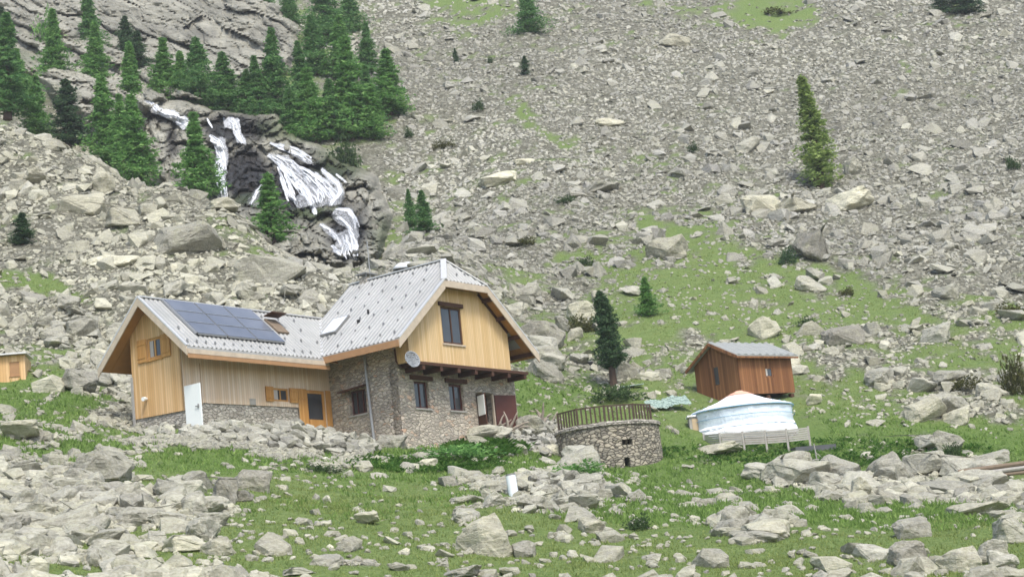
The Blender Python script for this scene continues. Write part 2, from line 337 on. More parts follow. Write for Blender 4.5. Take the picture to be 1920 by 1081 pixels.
def roof_mat():
    k=NT('ribbed_metal_roof',.5,.4); o=k.obj(); n=k.noise(o,.6,5); s=k.noise(k.mapv(o,(3,3,.6)),2,4)
    c=k.ramp(n,[(.3,(.35,.355,.345)),(.7,(.45,.455,.44))]); c=k.mix(k.math('MULTIPLY',s,.35),c,(.20,.195,.17)); k.col(c); k.b.inputs['Metallic'].default_value=.15; return k.m
M['roof']=roof_mat(); M['ridge']=plain('pale_metal_flashing',(.62,.62,.60),.4,.5,.3,.08); M['guard']=plain('dark_snow_guard_metal',(.25,.25,.24),.5,.4,.3)
def solar_mat():
    k=NT('solar_cells',.18,.6); o=k.obj(); c=k.ramp(k.noise(o,.35,3),[(.3,(.11,.125,.155)),(.7,(.17,.185,.215))]); k.col(c); return k.m  # cells tinted paler: sky reflection put into the base colour
M['solar']=solar_mat()
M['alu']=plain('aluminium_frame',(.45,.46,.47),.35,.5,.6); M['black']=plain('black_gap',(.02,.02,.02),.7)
def glass(name,c,r=.08): 
    k=NT(name,r,.8); k.col(k.mix(k.noise(k.obj(),1.5,3),c,tuple(v*1.9 for v in c))); return k.m
M['glass']=glass('dark_window_glass',(.03,.032,.035)); M['skyglass']=glass('roof_window_glass',(.55,.58,.6),.05)
M['white']=plain('white_paint',(.80,.83,.80),.5,.4,var=.04); M['whitepipe']=plain('white_plastic',(.78,.82,.84),.5,.4,var=.04)
M['greymetal']=plain('grey_galvanised_metal',(.33,.34,.34),.5,.5,.3); M['dish']=plain('grey_dish_paint',(.30,.32,.34),.5,.4)
M['railwood']=plain('dark_weathered_rail_wood',(.075,.055,.04),.85,.2,var=.3,sc_=6); M['greywood']=plain('silvered_wood',(.36,.345,.31),.85,.2,var=.3,sc_=6); M['oldwood']=plain('old_brown_wood',(.20,.155,.11),.9,.2,var=.4,sc_=5)
M['drift']=plain('bleached_roots',(.30,.26,.21),.9,.2,var=.35,sc_=4)
M['curtain']=plain('pale_curtain',(.45,.42,.38),.9)
def canvas_mat(name,c):
    k=NT(name,.8,.15); o=k.obj(); n=k.noise(k.mapv(o,(1.2,1.2,.7)),2.4,5,.6,1.5); k.col(k.mix(k.noise(o,1.5,3),c,tuple(v*.9 for v in c))); k.bump(n,.7,.09); return k.m
M['canvas']=canvas_mat('white_blue_canvas',(.78,.87,.94)); M['canvasroof']=canvas_mat('white_canvas_roof',(.93,.93,.93)); M['orange']=canvas_mat('orange_canvas',(.84,.46,.33))
M['band']=plain('blue_band_cloth',(.20,.38,.52),.7); M['tarp']=canvas_mat('pale_green_sheet',(.36,.46,.40))
M['slate']=plain('grey_hut_roofing',(.30,.31,.29),.6,.4,.1,.18,2)
M['bark']=plain('bark',(.085,.06,.045),.95,.1,var=.3,sc_=5)
M['larch']=leaf_mat('larch_needles',(.075,.18,.045),(.15,.32,.085),(.28,.47,.14))
M['spruce']=leaf_mat('spruce_needles',(.058,.15,.050),(.12,.26,.08),(.22,.38,.125))
M['pine']=leaf_mat('pine_needles',(.034,.075,.036),(.07,.13,.058),(.12,.20,.085))
M['yellowlarch']=leaf_mat('yellow_green_larch_needles',(.13,.20,.06),(.26,.36,.10),(.40,.50,.17))
M['shrub']=leaf_mat('olive_shrub_leaves',(.05,.055,.016),(.095,.10,.03),(.15,.15,.055)); M['junip']=leaf_mat('juniper_needles',(.032,.062,.024),(.06,.105,.036),(.10,.16,.055))
M['grass']=leaf_mat('grass_blades',(.14,.195,.052),(.23,.29,.082),(.345,.39,.14)); M['grassl']=leaf_mat('lush_grass_blades',(.11,.19,.042),(.185,.295,.068),(.28,.39,.115))
M['dock']=leaf_mat('dock_leaves',(.045,.12,.02),(.09,.20,.035),(.17,.30,.07))
# ------------------------------------------------------------ ground
gm,_=grass_at(GX.ravel(),GYY.ravel(),ZG.ravel()); lu=lush_at(GX.ravel(),GYY.ravel(),ZG.ravel())
V=np.stack([GX.ravel(),GYY.ravel(),ZG.ravel()],1)
ii,jj=np.meshgrid(np.arange(NL-1),np.arange(NA-1),indexing='ij'); b=(ii*NA+jj).ravel()
Fq=np.stack([b,b+1,b+NA+1,b+NA],1)
me=npmesh('ground',V,Fq,4,{'gm':np.stack([gm,lu,lu*0],1)},True)
tag(link('ground',me,M['ground']),kind='structure')
# ------------------------------------------------------------ rock templates
def hull_template(seed,npts=10,flat=.6,boxy=.85):
    r=np.random.default_rng(seed); p=r.normal(size=(npts,3)); p/=np.linalg.norm(p,axis=1)[:,None]
    q=np.sign(p)*np.abs(p)**(1-boxy*.5); q*=np.array([1,.75,flat])*(.85+.3*r.random((npts,1)))
    bm=bmesh.new(); vs=[bm.verts.new(v) for v in q]; res=bmesh.ops.convex_hull(bm,input=vs)
    bmesh.ops.delete(bm,geom=[v for v in bm.verts if not v.link_faces],context='VERTS'); bmesh.ops.triangulate(bm,faces=bm.faces)
    bm.verts.index_update(); vv=np.array([v.co[:] for v in bm.verts]); ff=np.array([[v.index for v in f.verts] for f in bm.faces]); bm.free(); return vv,ff
TPL=[hull_template(i,10+(i%6),.38+.07*(i%6)) for i in range(20)]+[hull_template(50+i,18+(i%6),.45+.06*(i%5),.6) for i in range(12)]
def rotm(rz,rx,ry):
    n_=len(rz); cz,sz=np.cos(rz),np.sin(rz); cx,sx=np.cos(rx),np.sin(rx); cy,sy=np.cos(ry),np.sin(ry); o=np.zeros(n_); e=np.ones(n_)
    Rz=np.stack([cz,-sz,o,sz,cz,o,o,o,e],1).reshape(-1,3,3); Rx=np.stack([e,o,o,o,cx,-sx,o,sx,cx],1).reshape(-1,3,3); Ry=np.stack([cy,o,sy,o,e,o,-sy,o,cy],1).reshape(-1,3,3)
    return Rz@Rx@Ry
def rock_mass(name,X,Y,S,rc,sink=.1,dz=None):
    nn=len(X); Zz=gz(X,Y)+(0 if dz is None else dz); tid=np.where(X*X+Y*Y<88**2,rng.integers(20,32,nn),rng.integers(0,20,nn))
    e=.6; gx=(gz(X+e,Y)-gz(X-e,Y))/(2*e); gy=(gz(X,Y+e)-gz(X,Y-e))/(2*e)
    R=rotm(rng.random(nn)*6.283,rng.normal(0,.32,nn),rng.normal(0,.32,nn)); VV=[];FF=[];RC=[];off=0
    for t,(tv,tf) in enumerate(TPL):
        m=np.nonzero(tid==t)[0]
        if len(m)==0: continue
        v=np.einsum('nij,vj->nvi',R[m],tv)*S[m][:,None,None]*.5
        v[:,:,2]+=.6*(v[:,:,0]*gx[m][:,None]+v[:,:,1]*gy[m][:,None])
        v+=np.stack([X[m],Y[m],Zz[m]+S[m]*sink],1)[:,None,:]; k=len(tv)
        VV.append(v.reshape(-1,3)); FF.append((tf[None]+(np.arange(len(m))*k)[:,None,None]).reshape(-1,3)+off); RC.append(np.repeat(rc[m],k,0)); off+=len(m)*k
    return npmesh(name,np.concatenate(VV),np.concatenate(FF),3,{'rc':np.concatenate(RC)})
KEEP=[]   # footprints where no loose rock or grass stands: (x,y,r)
def free(X,Y,pad=0):
    hu=(X-HO[0])*Uv[0]+(Y-HO[1])*Uv[1]; hv=(X-HO[0])*Wv[0]+(Y-HO[1])*Wv[1]
    ok=~(((hu>-10.6-pad)&(hu<.3+pad)&(hv<-4.4+pad)&(hv>-8.3-pad))|((hu>-.1-pad)&(hu<9.9+pad)&(hv<.15+pad)&(hv>-7-pad)))
    for x,y,r in KEEP: ok&=np.hypot(X-x,Y-y)>r+pad
    return ok
# ------------------------------------------------------------ loose rock: sampled evenly over the ground in angle and log distance
KEEP+=[(12.2,98.6,4.2),(13.3,106.5,3.4),(4.0,91.3,2.9)]
def sample(n,d0,d1,azdeg=20):
    a=(rng.random(n)*2-1)*math.radians(azdeg); l=math.log(d0)+rng.random(n)*math.log(d1/d0); d=np.exp(l); return d*np.sin(a),d*np.cos(a),d
def region(x,y):    # 1 = near moraine and foreground (lichen-pale rock), 0 = the far grey scree
    return np.clip(np.maximum((620-x)/160,(y-470)/160),0,1)*np.clip((y-150)/60+(x<-100),0,1)
def density(X,Y,d):
    Zz=gz(X,Y); g,_=grass_at(X,Y,Zz); x,y=proj(X,Y,Zz); return g,x,y
# scree and moraine
X,Y,D=sample(175000,40,330,22)
X2,Y2,D2_=sample(26000,42,84,19); _s=proj(X2,Y2,gz(X2,Y2))[0]<640; X,Y,D=[np.concatenate([a,b[_s]]) for a,b in ((X,X2),(Y,Y2),(D,D2_))]
g,px,py=density(X,Y,D)
u=rng.random(len(X)); S=.155*(1-u)**(-1/2.15)*(.75+.5*rng.random(len(X)))
reg=region(px,py); S*=np.where(D>140,1.25,1.0)*(1+.45*reg*(D>95)*(px<640)+.18*(D<80)*reg)*np.where(D>230,1.15,1)
fine=np.clip(1-np.hypot((px-1000)/260,(py-170)/190),0,1)+np.clip(1-np.hypot((px-1450)/260,(py-60)/110),0,1)
S*=1-.45*np.clip(fine,0,1); S*=.72+.56*fbm(X*.035+8,Y*.035,3)
Smin=np.where(D>140,.36,.27)*D/150+np.where(D<84,.10,0)+.14*((px>225)&(px<730)&(py>760)&(py<880)); S=np.clip(S,Smin,np.where(D<80,1.1,np.where(px<640,1.9,2.2)))
cl_=fbm(X*.22+3,Y*.22,3)
keep=(rng.random(len(X))<np.where(g<.5,1.0,np.where(g<.85,.30,np.where(D>100,.26*(cl_>.44)+.05,.045*(cl_>.52)+.012))))&free(X,Y,.2)
big=S>.5; keep&=~(big&(g>.8)&(rng.random(len(X))>.35))
gully=(px>250)&(px<720)&(py>150)&(py<470)&(D>158); keep&=~(gully&(rng.random(len(X))>.12))
cliffz=(px<590)&(py<250)&(D>160); keep&=~((px>225)&(px<730)&(py>770)&(py<875)&(S>.55))
keep&=~(cliffz&(rng.random(len(X))>.3))
X,Y,D,S,reg,px,py,g=[v[keep] for v in (X,Y,D,S,reg,px,py,g)]
tone=np.clip(rng.normal(.57,.20,len(X))+.10*reg+(fbm(X*.05,Y*.05,3)-.5)*.9,0,1)
warm=np.clip(.45+reg*.5+rng.normal(0,.2,len(X)),0,1)
rc=np.stack([tone,warm,rng.random(len(X))],1)
inview=(px>10)&(px<1910)&(py>15)&(py<1070)
nearhouse=(px>225)&(px<730)&(py>780)&(py<880)
app=np.where(inview&(g<.98)&~nearhouse,S/D,0); order=np.argsort(-app)
AUTO=order[:215]; rest=np.ones(len(X),bool); rest[AUTO]=False
AUTO=[(X[i],Y[i],D[i],S[i],px[i],py[i],tone[i],warm[i]) for i in AUTO]
me=rock_mass('scree',X[rest],Y[rest],S[rest],rc[rest],.07)
tag(link('scree',me,M['rock']),'countless small angular grey stones covering the mountainside and lying in the turf','loose stones',kind='stuff')
print('scree rocks',rest.sum())
# rubble heaps: small blocks piled in px ellipses (cx,cy,rx,ry,count,size,height)
_p,_=hit(964,928); KEEP.append((_p[0],_p[1],.55)); KEEP.append((_p[0]*.985,_p[1]*.985,.7))
def heap(name,label,ells,warmv=.5):
    XX=[];YY=[];ZZ=[];SS=[]
    for (cx,cy,rx,ry,nn,s,h) in ells:
        for i in range(nn):
            while True:
                a,b_=random.uniform(-1,1),random.uniform(-1,1)
                if a*a+b_*b_<1: break
            p,d=hit(cx+a*rx,cy+b_*ry); XX.append(p[0]); YY.append(p[1]); ZZ.append(random.random()*h*(1-a*a-b_*b_)); SS.append(s*random.uniform(.5,1.35))
    XX,YY,ZZ,SS=map(np.array,(XX,YY,ZZ,SS)); ok=free(XX,YY,.05); XX,YY,ZZ,SS=XX[ok],YY[ok],ZZ[ok],SS[ok]; nn=len(XX)
    rc=np.stack([np.clip(rng.normal(.55,.25,nn),0,1),np.full(nn,warmv),rng.random(nn)],1)
    me=rock_mass(name,XX,YY,SS,rc,.10,ZZ*1.6)
    # lift stones of the pile
    return tag(link(name,me,M['rock']),label,'rubble',kind='stuff')
heap('rubble_bank','bank of tumbled pale rubble stones along the foot of the chalet walls',[(430,818,80,10,130,.72,.3),(560,830,90,14,220,.78,.5),(650,843,60,10,110,.7,.4),(300,806,60,8,40,.45,.1),(385,816,50,8,60,.5,0),(520,822,120,8,120,.5,.2)])
heap('stone_heap','low heap of pale stones in the grass around the white pipe below the terrace',[(1040,915,110,22,190,.55,.3),(1085,920,60,20,70,.65,.4),(920,905,30,8,25,.4,.1)],.6)
heap('stone_heap','rubble slope of grey stones between the chalet door and the round terrace',[(1005,815,52,30,230,.42,.3),(1030,840,20,18,60,.5,.2)],.2)
# ------------------------------------------------------------ turf: blades in tufts
def grass_mass(name,n,d0,d1,lushsel,h0,h1,wb,label,blades=5):
    X,Y,D=sample(n,d0,d1,20); Zz=gz(X,Y); g,_=grass_at(X,Y,Zz); l=lush_at(X,Y,Zz)
    k=(g>.45+.3*rng.random(n))&free(X,Y,-.05)&((l>rng.random(n)) if lushsel else (l<rng.random(n))); X,Y,D,Zz=X[k],Y[k],D[k],Zz[k]; n=len(X)
    X=np.repeat(X,blades)+rng.normal(0,.13,n*blades); Y=np.repeat(Y,blades)+rng.normal(0,.13,n*blades); D=np.repeat(D,blades); Zz=gz(X,Y)
    N=len(X); h=(h0+(h1-h0)*rng.random(N)**2)*(.55+.9*fbm(X*.5,Y*.5,2)); a=rng.random(N)*6.283; w=wb*(.6+.8*rng.random(N))*D/60
    lx=rng.normal(0,.5,N)*h; ly=rng.normal(0,.5,N)*h
    c,s=np.cos(a)*w/2,np.sin(a)*w/2
    v=np.stack([np.stack([X-c,Y-s,Zz-.03],1),np.stack([X+c,Y+s,Zz-.03],1),np.stack([X+lx,Y+ly,Zz+h],1)],1).reshape(-1,3)
    f=np.arange(3*N).reshape(-1,3)
    tag(link(name,npmesh(name,v,f,3),M['grassl'] if lushsel else M['grass']),label,'grass',kind='stuff'); print(name,N)
grass_mass('grass',80000,40,150,False,.03,.11,.05,'short olive green alpine turf between the stones')
grass_mass('tall_grass',50000,55,115,True,.06,.22,.07,'taller lush green grass around the chalet and the yurt')
# ------------------------------------------------------------ wall builder: a wall in a vertical plane with real openings
def wall(mb,frame,prof,bot,holes,th,outward=1):
    """frame(s,z,n)->point, prof: top outline [(s,z)...], bot: [(s,z)...], holes (s0,s1,z0,z1); front face at n=0, back at n=-th"""
    S=sorted(set([p[0] for p in prof]+[p[0] for p in bot]+[h for q in holes for h in q[:2]]))
    lo,hi=prof[0][0],prof[-1][0]; S=[s for s in S if lo-1e-6<=s<=hi+1e-6]
    tp=lambda s: float(np.interp(s,[p[0] for p in prof],[p[1] for p in prof])); bt=lambda s: float(np.interp(s,[p[0] for p in bot],[p[1] for p in bot]))
    for a,b in zip(S[:-1],S[1:]):
        m=(a+b)/2; hs=sorted([h for h in holes if h[0]<m<h[1]],key=lambda h:h[2]); segs=[]; za,zb=bt(a),bt(b)
        for h in hs: segs.append((za,zb,h[2],h[2])); za=zb=h[3]
        segs.append((za,zb,tp(a),tp(b)))
        for (p,q,r,t) in segs:
            for nn in (0,-th): mb.face(frame(a,p,nn),frame(b,q,nn),frame(b,t,nn),frame(a,r,nn))
        mb.face(frame(a,tp(a),0),frame(b,tp(b),0),frame(b,tp(b),-th),frame(a,tp(a),-th))
    for (a,b,c,d) in holes:
        for p,q in (((a,c),(b,c)),((b,c),(b,d)),((b,d),(a,d)),((a,d),(a,c))):
            mb.face(frame(*p,0),frame(*q,0),frame(*q,-th),frame(*p,-th))
    for s in (lo,hi): mb.face(frame(s,bt(s),0),frame(s,tp(s),0),frame(s,tp(s),-th),frame(s,bt(s),-th))
def quadslab(mb,pts,th):   # pts: 3d outline of top surface, th thickness downwards (vertical)
    mb.prism(pts,(0,0,-th))
def roof_slab(parent,name,pts,th,ribdir,spacing,mat,ribs=True):
    """sheet-metal slope: slab plus raised ribs that run down the slope. pts planar polygon"""
    mb=MB(); quadslab(mb,pts,th); P_=[Vector(p) for p in pts]
    nrm=Vector((0,0,0))
    for i in range(len(P_)): nrm+=P_[i].cross(P_[(i+1)%len(P_)])
    nrm.normalize(); nrm=nrm if nrm.z>0 else -nrm
    rd=Vector(ribdir).normalized(); ax=nrm.cross(rd).normalized(); o=P_[0]
    pp=[((p-o).dot(ax),(p-o).dot(rd)) for p in P_]; lo=min(p[0] for p in pp); hi=max(p[0] for p in pp); t=lo+spacing*.5
    while t<hi and ribs:
        ys=[]
        for i in range(len(pp)):
            (x0,y0),(x1,y1)=pp[i],pp[(i+1)%len(pp)]
            if (x0-t)*(x1-t)<0: ys.append(y0+(y1-y0)*(t-x0)/(x1-x0))
        if len(ys)>=2:
            a,b_=min(ys),max(ys)
            if b_-a>.1:
                w=spacing*.19; q=[]
                for y in (a+.01,b_-.01):
                    c=o+ax*t+rd*y; q.append([c-ax*w*1.6+nrm*.002,c-ax*w*.7+nrm*.055,c+ax*w*.7+nrm*.055,c+ax*w*1.6+nrm*.002])
                mb.hexa(q[0],q[1])
        t+=spacing
    return mb.build(name,mat,parent)
def rotbox(parent,name,mat,frame,s0,s1,z0,z1,n0,n1):
    mb=MB(); mb.hexa([frame(s0,z0,n0),frame(s1,z0,n0),frame(s1,z0,n1),frame(s0,z0,n1)],[frame(s0,z1,n0),frame(s1,z1,n0),frame(s1,z1,n1),frame(s0,z1,n1)]); return mb.build(name,mat,parent)
def addbox(mb,frame,s0,s1,z0,z1,n0,n1):
    mb.hexa([frame(s0,z0,n0),frame(s1,z0,n0),frame(s1,z0,n1),frame(s0,z0,n1)],[frame(s0,z1,n0),frame(s1,z1,n0),frame(s1,z1,n1),frame(s0,z1,n1)])
def window(parent,frame,s0,s1,z0,z1,rec,fm,pm,bars=(1,0),fw=.07,name='window',sill=None,curtain=False):
    mb=MB(); 
    for a in ((s0,s0+fw,z0,z1),(s1-fw,s1,z0,z1),(s0+fw,s1-fw,z0,z0+fw),(s0+fw,s1-fw,z1-fw,z1)): addbox(mb,frame,*a,-rec-.06,-rec)
    w=mb.build('window',fm,parent)
    def sub(nm,mat,*boxes):
        m_=MB()
        for b_ in boxes: addbox(m_,frame,*b_)
        return m_.build(nm,mat,w)
    pane=[]
    sub('pane',pm,(s0+fw,s1-fw,z0+fw,z1-fw,-rec-.05,-rec-.03))
    bb=[]
    for i in range(bars[0]): c=s0+(s1-s0)*(i+1)/(bars[0]+1); bb.append((c-fw*.4,c+fw*.4,z0+fw,z1-fw,-rec-.025,-rec+.005))
    if bars[1]:
        xs=[s0+fw]+[s0+(s1-s0)*(i+1)/(bars[0]+1) for i in range(bars[0])]+[s1-fw]
        for j in range(bars[1]):
            c=z0+(z1-z0)*(j+1)/(bars[1]+1)
            for a,b_ in zip(xs[:-1],xs[1:]): bb.append((a+fw*.4,b_-fw*.4,c-fw*.3,c+fw*.3,-rec-.027,-rec+.003))
    if bb: sub('glazing_bar',fm,*bb)
    if sill: sub('sill',sill,(s0-.08,s1+.08,z0-.09,z0-.004,-rec-.05,.07))
    if curtain: sub('curtain',M['curtain'],(s0+fw,s0+(s1-s0)*.36,z0+fw,z1-fw,-rec-.029,-rec-.012))
    return w
def shutter(parent,frame,s0,s1,z0,z1,n0=.03,mat=None,batten=True):
    mb=MB(); addbox(mb,frame,s0,s1,z0,z1,n0,n0+.04)
    if batten:
        for z in (z0+(z1-z0)*.18,z0+(z1-z0)*.76): addbox(mb,frame,s0+.04,s1-.04,z,z+.08,n0+.042,n0+.065)
    return mb.build('shutter',mat or M['shutter'],parent)
# ------------------------------------------------------------ the chalet
ZB=4.5
H=empty('chalet',HO-np.array([0,0,ZB]),YAW)
tag(H,'large L-shaped chalet of stone and yellow boards under a grey metal roof with solar panels','chalet')
def L(u,w,z): return (u,-w,z+ZB)
fU=lambda w0: (lambda s,z,n: L(s,w0+n,z))            # walls facing +w
fUl=lambda u0: (lambda s,z,n: L(u0-n,s,z))           # walls facing -u, s runs along w
# main block, roof planes
EZ=.05; EU0=-1.5; EU1=10.2; UC=4.35; SL=.827; CZ=3.4; RZ=EZ+SL*(UC-EU0); CU0=EU0+(CZ-EZ)/SL; CU1=EU1-(CZ-EZ)/SL; WF=1.5; WR=.2; WB=-6.4
zl=lambda u: EZ+SL*(u-EU0) if u<UC else EZ+SL*(EU1-u)
# wing roof
AE=-3.45; AZ0=-.1; AR=-6.55; ARZ=2.82; AM=(ARZ-AZ0)/(AE-AR); AU=-10.9; AB=2*AR-AE
za=lambda w: AZ0+AM*(AE-w) if w>AR else AZ0+AM*(w-AB)
# valley between both
vw0=AE-(EZ-AZ0)/AM; ju=EU0+(ARZ-EZ)/SL
T_=.16
# left slope of the main roof (cut by the valley with the wing), right slope, front hip
roofs=[]
pl_=[L(EU0,WF,EZ),L(CU0,WF,CZ),L(UC,WR,RZ),L(UC,WB,RZ),L(ju,WB-.0,zl(ju)),L(ju,AR,ARZ),L(EU0,vw0,EZ)]
r1=roof_slab(H,'roof',pl_,T_,(1,0,SL),.29,M['roof'])
r2=roof_slab(H,'roof',[L(EU1,WF,EZ),L(EU1,WB,EZ),L(UC,WB,RZ),L(UC,WR,RZ),L(CU1,WF,CZ)],T_,(-1,0,SL),.29,M['roof'])
r3=roof_slab(H,'roof',[L(CU0,WF,CZ),L(CU1,WF,CZ),L(UC,WR,RZ)],T_,(0,1,(RZ-CZ)/(WF-WR)),.29,M['roof'])
ra=roof_slab(H,'roof',[L(AU,AE,AZ0),L(EU0-(EZ-AZ0)/SL*0,AE,AZ0),L(EU0,vw0,EZ),L(ju,AR,ARZ),L(AU,AR,ARZ)],T_,(0,1,AM),.29,M['roof'])
rb=roof_slab(H,'roof',[L(AU,AR,ARZ),L(ju,AR,ARZ),L(1.5,AB,AZ0),L(AU,AB,AZ0)],T_,(0,-1,AM),.29,M['roof'])
def strip(name,a,b,w,h,mat=None,up=(0,0,1),par=None): mb=MB(); mb.bar(a,b,w,h,up); return mb.build(name,mat or M['ridge'],par or H)
strip('ridge_flashing',L(UC,WR,RZ+.05),L(UC,WB,RZ+.05),.30,.06); strip('ridge_flashing',L(AU,AR,ARZ+.05),L(ju+.1,AR,ARZ+.05),.28,.06)
strip('hip_flashing',L(CU0-.02,WF+.03,CZ+.05),L(UC,WR,RZ+.08),.30,.06); strip('hip_flashing',L(CU1+.02,WF+.03,CZ+.05),L(UC,WR,RZ+.08),.2,.05)
strip('rake_flashing',L(EU0,WF,EZ+.04),L(CU0,WF,CZ+.05),.14,.07); strip('rake_flashing',L(EU1,WF,EZ+.04),L(CU1,WF,CZ+.05),.14,.07)
strip('valley_flashing',L(EU0,vw0,EZ+.03),L(ju,AR,ARZ+.04),.16,.03); strip('rake_flashing',L(AU,AE,AZ0+.04),L(AU,AR,ARZ+.05),.14,.07); strip('rake_flashing',L(AU,AB,AZ0+.04),L(AU,AR,ARZ+.05),.14,.07)
# fascia boards
def fascia(a,b,h,n,mat,dn=0,nm='fascia_board'):   # vertical board below edge a-b, offset n horizontally
    a=Vector(a)+Vector(n)*.0; b=Vector(b); e=Vector(n)
    mb=MB(); q=[a-Vector((0,0,dn)),b-Vector((0,0,dn)),b-Vector((0,0,dn+h)),a-Vector((0,0,dn+h))]; mb.prism(q,e); return mb.build(nm,mat,H)
fw_=(0,-.06,0)
fascia(L(EU0,WF+.003,EZ),L(CU0,WF+.003,CZ),.44,fw_,M['fascia'],.02); fascia(L(EU1,WF+.003,EZ),L(CU1,WF+.003,CZ),.44,fw_,M['fascia'],.02); fascia(L(CU0,WF+.006,CZ),L(CU1,WF+.006,CZ),.34,fw_,M['fascia'],.02)
fascia(L(EU0-.004,WF,EZ),L(EU0-.004,vw0,EZ),.34,(-.05,0,0),M['eavewood'],.05)
fascia(L(AU-.004,AE,AZ0),L(AU-.004,AR,ARZ),.40,(-.06,0,0),M['fascia'],.02); fascia(L(AU-.007,AB,AZ0),L(AU-.007,AR,ARZ),.40,(-.06,0,0),M['fascia'],.02)
fascia(L(AU,AE+.004,AZ0),L(EU0+.3,AE+.004,AZ0),.22,(0,-.05,0),M['fascia'],.12,'gutter_board'); fascia(L(AU,AE+.002,AZ0),L(EU0+.3,AE+.002,AZ0),.2,(0,-.04,0),M['eavewood'],.345)
# soffits: boards below the slabs
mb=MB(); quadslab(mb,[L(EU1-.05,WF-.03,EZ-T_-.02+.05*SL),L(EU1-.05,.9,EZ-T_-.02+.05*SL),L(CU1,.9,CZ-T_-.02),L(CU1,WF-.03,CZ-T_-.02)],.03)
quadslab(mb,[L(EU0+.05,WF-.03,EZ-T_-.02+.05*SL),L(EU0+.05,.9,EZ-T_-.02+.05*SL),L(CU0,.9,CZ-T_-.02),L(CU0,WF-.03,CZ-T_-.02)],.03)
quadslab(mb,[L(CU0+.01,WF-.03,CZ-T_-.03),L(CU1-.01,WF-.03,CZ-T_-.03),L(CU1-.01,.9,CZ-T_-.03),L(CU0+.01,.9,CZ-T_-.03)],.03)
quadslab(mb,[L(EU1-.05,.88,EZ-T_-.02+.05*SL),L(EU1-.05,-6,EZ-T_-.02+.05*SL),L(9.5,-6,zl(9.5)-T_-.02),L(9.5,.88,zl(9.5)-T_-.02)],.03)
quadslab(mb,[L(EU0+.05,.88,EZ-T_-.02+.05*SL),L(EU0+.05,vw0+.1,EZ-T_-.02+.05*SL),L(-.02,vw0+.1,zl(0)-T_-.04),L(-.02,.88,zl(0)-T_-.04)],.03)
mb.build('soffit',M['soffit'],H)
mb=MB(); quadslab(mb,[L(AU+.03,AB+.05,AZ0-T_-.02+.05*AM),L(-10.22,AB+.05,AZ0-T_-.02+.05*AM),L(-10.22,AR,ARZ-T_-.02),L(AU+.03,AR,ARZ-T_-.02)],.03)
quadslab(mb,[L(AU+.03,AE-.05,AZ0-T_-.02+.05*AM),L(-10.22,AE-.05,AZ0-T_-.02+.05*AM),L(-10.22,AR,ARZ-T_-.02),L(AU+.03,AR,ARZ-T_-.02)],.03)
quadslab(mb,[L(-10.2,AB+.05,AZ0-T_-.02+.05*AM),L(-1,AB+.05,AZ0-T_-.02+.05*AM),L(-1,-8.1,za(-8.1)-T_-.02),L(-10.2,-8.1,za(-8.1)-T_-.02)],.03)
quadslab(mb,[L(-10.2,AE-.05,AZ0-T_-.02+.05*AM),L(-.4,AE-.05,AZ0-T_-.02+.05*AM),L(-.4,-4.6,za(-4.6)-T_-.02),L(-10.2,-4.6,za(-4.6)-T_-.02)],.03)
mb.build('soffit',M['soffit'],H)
# purlins and brackets under the right rake
for q in (.08,.36,.66,.95):
    u=EU1-.1-(EU1-CU1-.3)*q; z=zl(u)-T_-.16; mb=MB(); mb.bar(L(u,-.2,z),L(u,WF-.04,z),.16,.2); mb.build('purlin',M['beam'],H)
for q in (.25,.75):
    u=EU0+.2+(CU0-EU0)*q; z=zl(u)-T_-.16; mb=MB(); mb.bar(L(u,-.2,z),L(u,WF-.04,z),.14,.18); mb.build('purlin',M['beam'],H)
mb=MB(); a=zl(8.35)-T_-.22
mb.bar(L(8.45,.86,zl(8.45)-T_-.12),L(CU1,.86,CZ-T_-.12),.12,.14); mb.build('rafter',M['beam'],H)
# stone ground floor of the main block
mb=MB()
wall(mb,fU(0),[(0,-.75),(9.8,-.75)],[(0,-6),(9.8,-5.6)],[(1.2,2.35,-3.04,-1.65),(4.0,5.2,-3.06,-1.62),(6.25,7.75,-4.45,-2.0)],.55)
wall(mb,fUl(0),[(-6.2,zl(0)-T_-.03),(-.55,zl(0)-T_-.03),(-.02,zl(0)-T_-.03)],[(-6.2,-5.4),(-.02,-6)],[(-3.35,-2.2,-2.97,-1.72)],.55)
mb.box(9.25,9.8,.55,6.2,-1.2,3.9)   # right wall
mb.box(.6,9.2,5.7,6.2,-1.2,3.9)
mb.build('stone_wall',M['stone'],H)
# stone sides up under the roof on the right
mb=MB(); wall(mb,fU(-6.2),[(.0,zl(0)-T_-.03),(UC,RZ-.25),(9.7,zl(9.7)-.22)],[(0,-1),(9.7,-1)],[],.2); mb.build('rear_gable_wall',M['gable'],H)
# upper floor boards, overhanging to the front
G0,G1,GF_=.0,8.45,.85; tz=lambda u: min(zl(u),CZ+.0)-T_-.06
mb=MB(); wall(mb,fU(GF_),[(G0,tz(G0)),(CU0,tz(CU0)),(CU1,tz(CU1)),(G1,tz(G1))],[(G0,-.90),(G1,-.90)],[(2.85,4.55,.25,2.2)],.16)
wall(mb,fUl(G0),[(0.0,zl(0)-T_-.05),(GF_-.003,zl(0)-T_-.05)],[(0.0,-.90),(GF_-.003,-.9)],[],.16)
wall(mb,lambda s,z,n: L(G1+n,s,z),[(0.0,zl(G1)-T_-.05),(GF_-.003,zl(G1)-T_-.05)],[(0.0,-.90),(GF_-.003,-.9)],[],.16)
mb.build('wood_wall',M['gable'],H)
# platform floor and joists
mb=MB(); mb.box(.25,9.55,-1.18,0,ZB-1.06,ZB-.905); mb.build('balcony_floor',M['beam'],H)
for i in range(7):
    u=.7+i*1.43; mb=MB(); mb.box(u-.1,u+.1,-1.15,.1,ZB-1.30,ZB-1.065); mb.build('joist',M['beam'],H)
